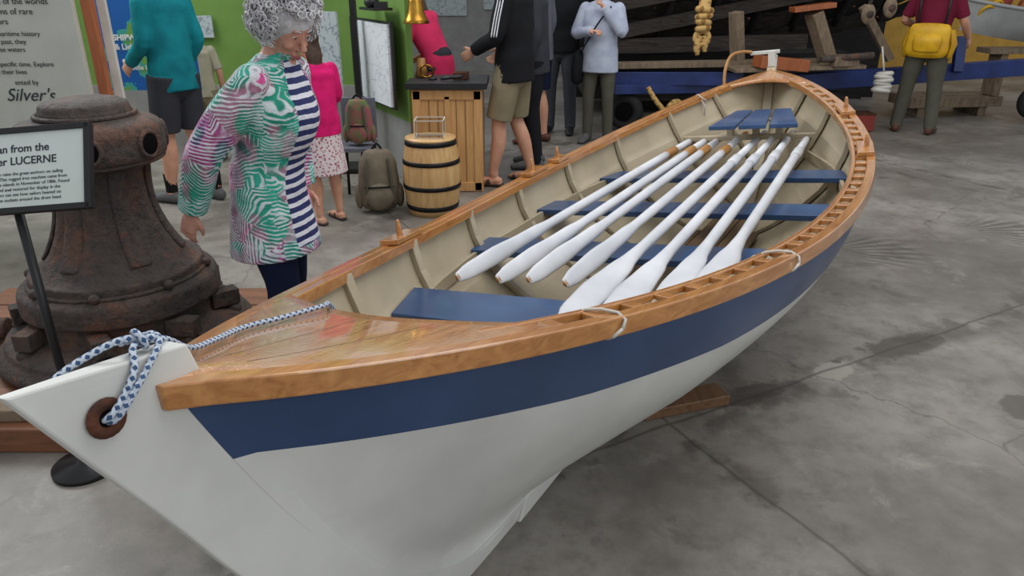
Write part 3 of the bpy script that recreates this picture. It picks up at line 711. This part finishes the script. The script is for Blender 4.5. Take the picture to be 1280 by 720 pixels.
# ------------------------------------------------ wreck & right background
mb=MB();NX,NP=44,10
for k in range(NP):
    vs=[];fs=[];n=NX+1
    for r in range(4):
        q=(k+r/3)/NP
        for i in range(n):
            t=i/NX;x=.85+5.0*t;zb=.70+.95*max(0,t-.26)**1.5
            ang=q*1.25
            z=zb+1.7*math.sin(ang); y=9.45-.9*(math.sin(ang*1.15))**.8+1.0*t*t
            y+=.015*math.sin(i*1.7+k*2.1)-.05*(r/3)
            if r in(0,3): z+=.012*math.sin(i*2.3+k)
            vs.append((x,y,z))
    for r in range(3):
        for i in range(NX): fs.append((r*n+i,(r)*n+i+1,(r+1)*n+i+1,(r+1)*n+i))
    mb.add(vs,fs,[m_wreck if (k+(f[0]%n)//11)%3 else m_wreckd for f in fs],False)
mb.beam((.85,9.2,.70),(3.2,9.4,.76),.3,.2,m_wreckd)
mb.beam((.8,8.75,.86),(3.4,9.0,.90),.10,.16,m_wreck)
mb.beam((1.2,8.75,1.02),(5.2,9.4,1.72),.10,.14,m_wreck)
mb.beam((.9,8.7,1.25),(3.6,8.8,1.75),.08,.12,m_wreck)
for i in range(8): mb.tube([(1.2+.55*i,9.2+.08*i,.80+.05*i),(1.22+.55*i,8.78+.07*i,1.2+.08*i),(1.28+.55*i,8.56+.07*i,2.0)],.045,m_wreckd,8,res=4)
for i in range(24): mb.ell((1.1+.16*i,8.66+.03*i,1.15+.12*((i*7)%5)),(.018,.02,.018),m_rust,8,5)
mb.box((3.0,10.9,1.5),(4.3,.2,3),m_wreckd);mb.box((2.6,9.9,.45),(3.4,1.2,.5),m_wreckd)  # added dark backing boxes: close gaps, stand in for shade behind and underneath
mb.obj('shipwreck_hull')
mb=MB()
mb.beam((2.45,8.35,.72),(2.36,8.3,1.25),.13,.1,m_timber);mb.beam((3.35,8.2,.80),(3.12,8.15,1.25),.18,.12,m_timber);mb.box((3.1,8.15,1.30),(.42,.2,.05),m_orange,(0,-.12,0));mb.beam((4.15,8.45,.75),(3.75,8.45,1.3),.08,.08,m_timber)
mb.beam((1.0,8.35,.70),(3.6,8.4,.74),.2,.06,m_timber);mb.beam((2.3,8.1,.69),(3.7,8.2,.72),.35,.04,m_timber);mb.box((2.8,8.0,.76),(.55,.2,.12),m_orange,(0,.1,.2));mb.box((3.45,8.1,.78),(.3,.25,.1),m_timber,(0,0,.3));mb.tube([(3.2,7.98,.80),(3.75,8.0,.84)],.035,m_iron,10)
mb.obj('shoring_timbers',bevel=.006)
p=MB()
p.beam((1.05,8.35,.57),(2.5,8.3,.57),.12,.14,m_cradle);p.beam((2.9,8.4,.50),(6.9,8.95,.68),.12,.18,m_cradle);p.beam((1.1,8.2,.47),(3.2,8.6,.44),.10,.1,m_cradle)
p.beam((5.0,8.6,.60),(5.02,8.7,.97),.1,.1,m_cradle)
for x,y in((1.25,8.3),(3.6,8.55),(2.0,8.45),(6.2,8.9)):
    p.torus((x,y,.22),.14,.065,m_tire,(.35,1,0),32,12);p.tube([(x-.03,y-.08,.22),(x+.03,y+.08,.22)],.09,m_hole_hub_dark,16)
    p.beam((x,y,.25),(x,y,.52),.06,.06,m_cradle,upv=(1,0,0))
p.obj('blue_ship_cradle',bevel=.005)
mb=MB()
for k in range(5): mb.torus((1.75+.02*k,8.02,.20),.17-.012*k,.025,m_manila,(.9,-1,.1),36,8)
mb.tube([(1.45,8.1,.5),(1.6,8.0,.3),(1.9,7.97,.12),(2.3,8.0,.03)],.028,m_manila,10,res=8)
mb.obj('coiled_hawser')
mb=MB()
for k in range(3): mb.beam((4.8,9.15+.2*k,.18),(6.0,9.3+.2*k,.18),.14,.12,m_timber)
mb.beam((5.0,9.15,.06),(5.0,9.7,.06),.1,.12,m_timber);mb.beam((5.8,9.25,.06),(5.8,9.8,.06),.1,.12,m_timber)
mb.obj('stacked_timbers',bevel=.006)
mb=MB();mb.box((3.88,8.32,.10),(.24,.2,.18),m_red);mb.box((3.88,8.32,.195),(.25,.21,.02),m_rust);mb.obj('red_toolbox',bevel=.006)
def block(c):
    mb=MB();c=Vector(c);mb.ell(c,(.07,.045,.1),m_timber);mb.tube([c+V(0,-.05,0),c+V(0,.05,0)],.035,m_iron,14);mb.torus(c+V(0,0,.12),.025,.009,m_iron,(1,0,0));mb.tube([c+V(0,0,.14),c+V(0,.02,1.0)],.01,m_manila,8);mb.obj('pulley_block')
block((3.62,8.0,1.24));block((3.84,8.02,1.30))
mb=MB();c=V(3.93,8.08,.56)
for k in range(6): mb.torus(c+V(.012*(k%2),0,-.085+.034*k),.075-.005*(k%3),.024,m_buoy,(.1*(-1)**k,.1,1),24,8)
mb.tube([c+V(0,0,.1),c+V(-.02,.1,.35)],.010,m_buoy,8);mb.obj('coil_of_white_line')
mb=MB();kx,ky=1.83,7.5
for dx in(-.03,.03): mb.tube([(kx+dx,ky,2.9),(kx+dx,ky,1.3),(kx+dx*.6,ky,1.1)],.028,m_manila,10,res=6)
for k in range(4): mb.torus((kx,ky,1.30-.055*k),.062-.004*k,.03,m_manila,(.15*(-1)**k,.1,1),28,10)
mb.torus((kx,ky,1.05),.06,.028,m_manila,(0.2,1,0),28,10);mb.tube([(kx-.02,ky,1.07),(kx-.04,ky,.97),(kx-.03,ky,.89)],[.03,.035,.02],m_manila,10,res=4);mb.tube([(kx+.02,ky,1.07),(kx+.03,ky,.99),(kx+.04,ky,.92)],[.03,.035,.02],m_manila,10,res=4)
mb.tube([(kx,ky,1.42),(kx,ky,1.10)],.05,m_manila,12)
mb.beam((kx-1.5,ky,2.95),(kx+1.5,ky,2.95),.14,.2,m_timber);mb.obj('knotted_rope')
mb=MB();n=16
for sd in(1,-1):
    vs=[];fs=[]
    for i in range(n+1):
        t=i/n;w=.32*(1-(1-t)**2.2)
        for j in range(5):
            q=j/4;vs.append((5.35+1.9*t,9.35+sd*w*q**.6,.80+.34*q+.2*(1-t)**2))
    for i in range(n):
        for j in range(4): fs.append((i*5+j,i*5+j+1,i*5+j+6,i*5+j+5))
    if sd<0: fs=[f[::-1] for f in fs]
    mb.add(vs,fs,m_dgy)
    pts=[(5.35+1.9*i/n,9.35+sd*.32*(1-(1-i/n)**2.2),1.15+.2*(1-i/n)**2) for i in range(n+1)];mb.tube(pts,.022,m_dgy,8)
mb.tube([(6.0,9.35,1.1),(6.05,9.3,1.30)],.08,m_orange,12,rnd=True);mb.tube([(5.75,9.35,1.12),(5.8,9.3,1.34)],.07,m_red,12,rnd=True)
for a in range(4): mb.torus((5.6+.03*a,9.3,1.2+.02*a),.08,.015,m_yellow,(0,1,.6),20,6)
mb.box((6.3,9.35,.77),(1.2,.3,.06),m_timber)
for x in(5.9,6.7): mb.box((x,9.35,.5),(.08,.25,.5),m_timber)
mb.obj('small_dinghy')

# ------------------------------------------------ people
def hand(mb,w,d,n,skin,curl=.5,side=1,sc=1):
    w=Vector(w);d=Vector(d).normalized();n=Vector(n);n=(n-n.dot(d)*d).normalized();x=d.cross(n)*side
    mb.tube([w-d*.02,w+d*.02*sc,w+d*.055*sc,w+d*.095*sc],[(.022*sc,.018*sc),(.030*sc,.017*sc),(.041*sc,.015*sc),(.038*sc,.012*sc)],skin,12,side=x,res=2,rnd=True)
    for k,(o,l,r) in enumerate(((-.031,.060,.0078),(-.0105,.074,.0085),(.0105,.079,.0088),(.031,.070,.0084))):
        p=w+d*.088*sc+x*o*sc;pts=[p];a=curl*.4
        for m in(.45,.32,.23):
            dd=d*math.cos(a)+n*math.sin(a);p=p+dd*l*m*sc;pts.append(p);a+=curl*.8
        mb.tube(pts,[r*sc,r*sc,r*.92*sc,r*.75*sc],skin,8,rnd=True)
    p=w+d*.03*sc+x*.03*sc;dd=(d*.75+x*.6+n*.25).normalized();p2=p+dd*.04*sc;p3=p2+(d+n*.3+x*.12).normalized()*.032*sc
    mb.tube([p,p2,p3],[.013*sc,.0105*sc,.008*sc],skin,8,rnd=True)
def person(name,loc,yaw,H,top,bottom,skin=m_skin,hair=m_hairb,shoe=m_shoe,lean=0,armR=None,armL=None,legR=None,legL=None,kind='pants',hem=.84,hemr=None,headpitch=0,headyaw=0,wide=1,sleeve='long',front=None,sock=None,haircut='short',legw=1,skirt=None,curlR=.5,curlL=.5,headc=None,bust=0,slv=1,collar=None,vox=.0075):
    mb=MB();Rl=Matrix.Rotation(-lean,3,'X');pv=Vector((0,0,.95))
    up=lambda p:pv+Rl@(Vector(p)-pv)
    W=wide
    mf=None
    if front:
        fm,hw,t0,fc=front
        mf=lambda t,a:(fm if abs(((a-math.pi/2-fc+math.pi)%(2*math.pi))-math.pi)<hw and t>t0 else top)
    tp=[(0,0,hem),(0,0,.95),(0,0,1.07),(0,.012,1.24),(0,.0,1.36),(0,-.005,1.43),(0,-.01,1.475)]
    tr=[hemr or (.185*W,.138*W),(.18*W,.132*W),(.165*W,.124*W),(.185*W,.13*W+bust),(.19*W,.115*W),(.145*W,.09),(.075,.065)]
    mb.tube([up(p) if p[2]>=.95 else Vector(p) for p in tp],tr,top,48,side=(1,0,0),res=5,matfn=mf)
    nb=up((0,-.01,1.44));hc=up((0,.03,1.635)) if headc is None else Vector(headc)
    Hr=Matrix.Rotation(headyaw,3,'Z')@Matrix.Rotation(-headpitch-lean*.4,3,'X')
    hp_=lambda p:hc+Hr@Vector(p)
    if collar: mb.torus(nb+V(0,.015,.02),.062,.016,top,(0,-.25,1),24,8)
    mb.tube([nb,nb*.45+hp_((0,-.02,-.07))*.55,hp_((0,-.015,-.04))],[.062,.054,.05],skin,14)
    sdv=tuple(Hr@Vector((1,0,0)))
    mb.tube([hp_(p) for p in((0,.045,-.118),(0,.036,-.10),(0,.022,-.06),(0,.012,-.01),(0,.0,.04),(0,-.006,.085),(0,-.008,.115))],[(.026,.022),(.045,.042),(.062,.070),(.071,.086),(.074,.094),(.062,.080),(.028,.036)],skin,24,side=sdv,res=3,rnd=True)
    mb.tube([hp_(p) for p in((0,.092,.018),(0,.106,-.012),(0,.119,-.032),(0,.098,-.045))],[(.008,.008),(.011,.010),(.016,.012),(.012,.006)],skin,10,side=sdv,rnd=True)
    mb.ell(hp_((0,.086,-.075)),(.024,.012,.008),skin)
    mb.ell(hp_((0,.075,-.108)),(.02,.016,.014),skin)
    for s_ in(-1,1):
        mb.ell(hp_((s_*.076,-.004,-.01)),(.009,.018,.032),skin);mb.ell(hp_((s_*.036,.07,-.035)),(.022,.02,.018),skin)
        mb.ell(hp_((s_*.03,.083,.030)),(.024,.010,.007),skin)
    if haircut in('short','long'):
        mb.ell(hp_((0,-.022,.042)),(.086,.098,.088),hair,20,12)
        mb.ell(hp_((0,-.045,-.01)),(.078,.065,.08),hair,20,12)
        if haircut=='long': mb.tube([hp_((0,-.05,0)),hp_((0,-.075,-.1)),hp_((0,-.09,-.2))],[(.08,.05),(.085,.045),(.06,.03)],hair,16,side=(1,0,0),res=3,rnd=True)
    armR=armR or [(.24,-.02,1.13),(.25,.06,.88)];armL=armL or [(-.24,-.02,1.13),(-.25,.06,.88)]
    for sx,(e,w),cu in((1,armR,curlR),(-1,armL,curlL)):
        sh=up((sx*.165*W,-.005,1.395));e=Vector(e);w=Vector(w);el=e*.5+sh*.5
        if sleeve=='long':
            mb.tube([sh,el,e,e*.5+w*.5,w+(e-w)*.03],[.068,.060*slv,.053*slv,.048*slv,.042*slv],top,18,res=4);mb.ell(sh,.066,top)
        else:
            mb.tube([sh,el,e*.85+sh*.15],[.066,.062,.062],top,16,res=4);mb.ell(sh,.064,top)
            mb.tube([el,e,e*.5+w*.5,w],[.046,.041,.038,.028],skin,14,res=4,rnd=True)
        d=(w-e).normalized();mb.tube([w-d*.05,w+d*.01],[.029,.026],skin,12)
        inn_=Vector((-sx,.15,0))
        if abs(d.x)>.7: inn_=Vector((0,0,-1))
        xs=d.cross((inn_-inn_.dot(d)*d).normalized());side=1 if xs.y>0 or abs(xs.y)<.1 else -1
        hand(mb,w,d,inn_,skin,cu,side)
    legR=legR or [(.105,.02,.5),(.115,-.02,.09)];legL=legL or [(-.105,.02,.5),(-.115,-.02,.09)]
    for sx,lg in((1,legR),(-1,legL)):
        k,a=Vector(lg[0]),Vector(lg[1]);h=Vector((sx*.085,0,.92));q=legw
        if kind=='pants':
            mb.tube([h,h*.5+k*.5,k,k*.5+a*.5,a+V(0,0,-.03)],[(.10*q,.105*q),(.09*q,.092*q),(.070*q,.07*q),(.064*q,.064*q),(.058*q,.06*q)],bottom,18,side=(1,0,0),res=4)
        else:
            if kind=='shorts': mb.tube([h,h*.5+k*.5,k+V(0,0,.02)],[(.105,.11),(.102,.105),(.098,.1)],bottom,18,side=(1,0,0),res=4)
            cf=k*.62+a*.38+V(0,-.014,0)
            mb.tube([h*.5+k*.5,k,cf,a+V(0,0,.04),a],[.075,.056,.058,.037,.037],skin,14,res=4,rnd=True)
            if sock: mb.tube([a+V(0,0,.14),a],[.045,.042],sock,14)
        fd=Vector((sx*.12,1,0)).normalized()
        if shoe is m_sand:
            mb.tube([a+V(0,0,-.05)-fd*.04,a+V(0,0,-.05)+fd*.08,a+V(0,0,-.065)+fd*.17],[(.035,.03),(.042,.026),(.038,.015)],skin,14,side=fd.cross(V(0,0,1)),res=3,rnd=True)
            mb.tube([a+V(0,0,-.08)-fd*.07,a+V(0,0,-.08)+fd*.08,a+V(0,0,-.08)+fd*.19],[(.04,.012),(.046,.011),(.042,.01)],shoe,14,side=fd.cross(V(0,0,1)),res=3,rnd=True)
            for t in(.03,.12): c=a+fd*t+V(0,0,-.052-t*.12);mb.tube([c-fd*.01,c+fd*.02],[(.047,.031),(.047,.029)],shoe,14,side=fd.cross(V(0,0,1)))
        else:
            mb.tube([a+V(0,0,-.045)-fd*.05,a+V(0,0,-.04)+fd*.03,a+V(0,0,-.052)+fd*.12,a+V(0,0,-.062)+fd*.19],[(.036,.042),(.044,.046),(.047,.035),(.038,.024)],shoe,16,side=fd.cross(V(0,0,1)),res=3,rnd=True)
    mb.tube([(0,0,1.0),(0,0,.92),(0,0,.84)],[(.165*W,.12*W),(.17*W,.125*W),(.15*W,.11*W)],bottom,24,side=(1,0,0),res=3,rnd=True)
    if skirt: mb.tube([(0,0,1.0),(0,0,.85),(0,.0,.48)],[(.15,.11),(.19,.15),(.23,.2)],skirt,28,side=(1,0,0),res=4)
    zmin=min(v[2] for v in mb.v)
    src=mb.mesh(name+'_src')
    so=bpy.data.objects.new(name+'_src',src);col.objects.link(so)
    r=so.modifiers.new('r','REMESH');r.mode='VOXEL';r.voxel_size=vox;r.use_smooth_shade=True
    sm=so.modifiers.new('s','SMOOTH');sm.factor=.5;sm.iterations=2
    dg=bpy.context.evaluated_depsgraph_get();ev=so.evaluated_get(dg)
    me=bpy.data.meshes.new_from_object(ev)
    bvh=BVHTree.FromPolygons([tuple(v.co) for v in src.vertices],[tuple(p.vertices) for p in src.polygons])
    me.materials.clear()
    for m in mb.mats: me.materials.append(m)
    idx=[]
    for p_ in me.polygons:
        r_=bvh.find_nearest(p_.center);idx.append(mb.m[r_[2]] if r_[2] is not None else 0)
    me.polygons.foreach_set('material_index',idx);me.polygons.foreach_set('use_smooth',[True]*len(me.polygons))
    bpy.data.objects.remove(so)
    o=bpy.data.objects.new(name,me);col.objects.link(o);sc=H/1.75
    o.scale=(sc,)*3;o.rotation_euler=(0,0,math.radians(yaw));o.location=(loc[0],loc[1],-zmin*sc+.001)
    fb=MB()
    for s_ in(-1,1):
        fb.ell(hp_((s_*.031,.0835,.008)),(.0125,.008,.0062),m_eye,12,8);fb.ell(hp_((s_*.031,.0895,.007)),(.0055,.0035,.0055),m_iris,10,6)
        fb.tube([hp_((s_*.016,.095,.030)),hp_((s_*.032,.0945,.036)),hp_((s_*.047,.084,.031))],.0032,hair,6,res=3)
        fb.tube([hp_((s_*.018,.0895,.014)),hp_((s_*.031,.0925,.0165)),hp_((s_*.045,.084,.012))],.0024,skin,6,res=3)
    fb.tube([hp_((-.024,.089,-.073)),hp_((0,.1005,-.070)),hp_((.024,.089,-.073))],[.003,.0055,.003],m_lips,8,res=3,rnd=True)
    fb.tube([hp_((-.018,.090,-.079)),hp_((0,.0985,-.081)),hp_((.018,.090,-.079))],[.003,.0055,.003],m_lips,8,res=3,rnd=True)
    f=fb.obj('face_features');f.parent=o
    return o,hp_,Hr
# 1 elder woman
lady,hp_,Hr=person('elderly_woman',(-.94,2.79),-100,1.60,m_trop,m_navy,skin=m_skin2,hair=m_hairg,lean=.20,headpitch=.42,headyaw=-.38,
  armR=[(.26,-.11,1.12),(.235,-.22,.88)],armL=[(-.22,.02,1.13),(-.19,.06,.88)],legR=[(.10,.06,.5),(.11,.0,.09)],legL=[(-.10,-.0,.5),(-.11,-.10,.1)],
  hem=.655,hemr=(.22,.185),front=(m_tee,.50,.0,-.06),haircut=None,wide=1.08,shoe=m_blackpl,curlR=.45,bust=.03,headc=(0,.155,1.57),slv=1.35,collar=True,vox=.006)
hb_=MB()
for k in range(1100):
    while True:
        d=Vector((random.gauss(0,1),random.gauss(0,1),random.gauss(0,1))).normalized()
        if d.y>.45 and d.z<.5: continue
        if d.z<-.62: continue
        if d.y>.2 and d.z<-.15 and abs(d.x)<.75: continue
        break
    base=Vector((d.x*.092,d.y*.104-.012,d.z*.108+.03));out_=random.uniform(.006,.048)
    c=base+d*out_
    q=d.to_track_quat('Z','Y');pts=[];ph=random.uniform(0,6.28);R=random.uniform(.009,.017);tw=random.uniform(1.0,1.7)
    tl=Vector((random.gauss(0,.35),random.gauss(0,.35),1))
    for j in range(9):
        a=ph+tw*2*math.pi*j/8
        pts.append(hp_(c+q@Vector((R*math.cos(a),R*math.sin(a),0))+q@(tl*(.022*j/8-.01))))
    hb_.tube(pts,[.0015,.0026,.0034,.0038,.0038,.0036,.003,.002,.001],m_hairg,5)
hb_.tube([hp_(p) for p in((0,-.04,-.05),(0,-.03,.0),(0,-.02,.06),(0,-.02,.11),(0,-.02,.135))],[(.082,.07),(.102,.10),(.108,.118),(.088,.10),(.04,.05)],m_hairg,20,side=tuple(Hr@V(1,0,0)),res=3,rnd=True)
o=hb_.obj('curly_gray_hair');o.parent=lady
person('man_in_teal_fleece',(-2.44,5.50),62,1.80,m_teal,m_dgray,kind='shorts',hem=.82,sock=m_sock,shoe=m_shoe,wide=.96,legR=[(.11,.03,.52),(.13,-.10,.09)],legL=[(-.10,.05,.52),(-.10,.10,.09)],armR=[(.21,-.04,1.14),(.18,.10,.93)],armL=[(-.20,.0,1.14),(-.17,.2,1.0)],collar=True)
kid,hq,_=person('boy_in_cap',(-2.80,6.85),15,1.24,m_beige,m_khaki,kind='shorts',sleeve='short')
cb=MB();cb.tube([hq((0,-.01,.035)),hq((0,-.012,.07)),hq((0,-.012,.115)),hq((0,-.01,.14))],[(.094,.108),(.093,.106),(.07,.085),(.03,.035)],m_khaki,20,side=(1,0,0),res=3,rnd=True);cb.tube([hq((0,.08,.045)),hq((0,.13,.04)),hq((0,.17,.03))],[(.07,.006),(.065,.006),(.04,.004)],m_khaki,16,side=(1,0,0));o=cb.obj('cap');o.parent=kid
girl,hq,_=person('girl_in_pink_jacket',(-1.29,5.0),50,1.28,m_pink,m_pink,kind='bare',skirt=m_skirt,hem=.84,shoe=m_sand,haircut='long',armR=[(.24,.06,1.14),(.13,.26,1.24)],armL=[(-.22,.08,1.15),(-.08,.30,1.24)],lean=.05,wide=1.12,slv=1.25)
gb=MB();gb.box((.03,.36,1.30),(.24,.01,.18),m_wtext,(.5,0,0));o=gb.obj('paper_sheet');o.parent=girl
packmesh('floral_bag',(-1.13,5.50,.435),.2,.34,.12,m_bag)
person('woman_in_coral_shirt',(-.66,6.95),60,1.62,m_pink2,m_dgray,lean=.45,sleeve='short',armR=[(.24,.25,1.02),(.12,.42,.93)],armL=[(-.24,.25,1.05),(-.12,.42,.95)],haircut='long',headpitch=.3)
sj,_,_=person('man_in_striped_jacket',(.02,6.02),66,1.82,m_blk,m_khaki,kind='shorts',shoe=m_sand,sleeve='long',armR=[(.26,.02,1.13),(.24,.20,.99)],armL=[(-.25,.04,1.13),(-.2,.24,1.02)],legR=[(.12,.04,.50),(.13,-.08,.09)],legL=[(-.11,.08,.50),(-.13,.12,.09)],hem=.80,wide=1.06,slv=1.1,collar=True)
sb=MB()
for sx in(1,-1):
    for dy in(-.020,0,.020): sb.tube([(sx*.20,dy*1.0,1.462),(sx*.252,dy,1.36),(sx*.290,dy+.012,1.24),(sx*.320,dy+.02,1.13)],.0045,m_whitec,6,res=4)
o=sb.obj('sleeve_stripes');o.parent=sj
person('man_in_dark_jacket',(.19,6.64),85,1.78,m_dgray,m_blk,kind='pants',shoe=m_shoe,hem=.82,armR=[(.24,.02,1.13),(.22,.22,1.0)])
person('man_in_gray_jacket',(.25,7.65),60,1.82,m_gray,m_navy,kind='shorts',shoe=m_shoeb,hem=.80,wide=1.05)
person('man_in_black_jacket',(.52,8.20),165,1.80,m_blk,m_shell,kind='pants',shoe=m_blackpl,hem=.84,wide=1.05)
hw,_,_=person('woman_in_white_hoodie',(.88,7.70),160,1.64,m_hood,m_olive,kind='pants',hem=.76,hemr=(.20,.15),armR=[(.26,.04,1.15),(.05,.20,1.18)],armL=[(-.25,.10,1.17),(-.05,.17,1.42)],haircut='long',curlR=1.1,legw=.92,wide=1.06,slv=1.1)
bb=MB();bb.tube([(-.12,.10,1.42),(.0,.175,1.25),(.14,.16,1.02),(.20,.10,.92)],.009,m_blk,6,res=5);bb.tube([(-.12,-.06,1.43),(.05,-.15,1.25),(.2,-.04,.95)],.009,m_blk,6,res=5);bb.tube([(.22,.05,.92),(.23,.05,.80),(.23,.05,.68)],[(.06,.1),(.065,.13),(.06,.12)],m_blk,16,side=(1,0,0),rnd=True)
o=bb.obj('crossbody_bag');o.parent=hw
yp,_,_=person('man_with_yellow_pack',(4.42,8.22),-35,1.80,m_maroon,m_olive,kind='pants',shoe=m_shoeb,sleeve='short',hem=.90,armR=[(.27,.02,1.14),(.32,.18,.98)],armL=[(-.27,.02,1.14),(-.18,.22,1.06)],legR=[(.13,.02,.5),(.17,-.02,.09)],legL=[(-.13,.02,.5),(-.16,.0,.09)],legw=1.08)
yb=MB()
yb.tube([(0,-.13,1.10),(0,-.15,1.04),(0,-.155,.86),(0,-.14,.80)],[(.17,.02),(.19,.035),(.20,.04),(.17,.02)],m_yellow,20,side=(1,0,0),res=3,rnd=True)
yb.tube([(0,-.18,1.0),(0,-.20,.95),(0,-.195,.86)],[(.12,.015),(.13,.03),(.12,.02)],m_yellow,20,side=(1,0,0),res=3,rnd=True)
yb.lathe([(.185,.98),(.2,1.0),(.2,1.04),(.185,1.06)],(0,0,0),m_yellow,28,False,lambda a,z:1-.2*abs(math.sin(a)))
for a in(-1,1):
    yb.tube([(a*.19,-.0,1.03),(a*.215,.0,.92),(a*.2,.0,.80)],[(.03,.08),(.04,.09),(.03,.07)],m_yellow,14,side=(1,0,0),rnd=True)
    yb.tube([(a*.12,-.12,1.1),(a*.13,-.135,1.3),(a*.12,-.02,1.47),(a*.12,.13,1.3),(a*.12,.14,1.02)],.012,m_black,6,res=4)
o=yb.obj('yellow_waist_pack');o.parent=yp
# ------------------------------------------------ light
w=bpy.data.worlds.new('world');S.world=w;w.use_nodes=True
bg=w.node_tree.nodes['Background'];bg.inputs[0].default_value=(.90,.94,1,1);bg.inputs[1].default_value=.56
def area(name,loc,tgt,size,power,c=(1,.99,.97)):
    l=bpy.data.lights.new(name,'AREA');l.shape='RECTANGLE';l.size,l.size_y=size;l.energy=power;l.color=c
    o=bpy.data.objects.new(name,l);col.objects.link(o);o.location=loc;o.rotation_euler=(Vector(tgt)-Vector(loc)).to_track_quat('-Z','Y').to_euler();return o
area('ceiling_light',(1.5,3.5,5.5),(1.2,3.5,0),(5,4),185)
area('doorway_light',(-4.5,6.0,4.2),(0,2.5,.5),(3,2),190,(.95,.98,1))
area('entrance_light',(5,-2.5,3.5),(1,2.5,.3),(4,2.5),90,(.95,.98,1))
S.view_settings.view_transform='Standard'
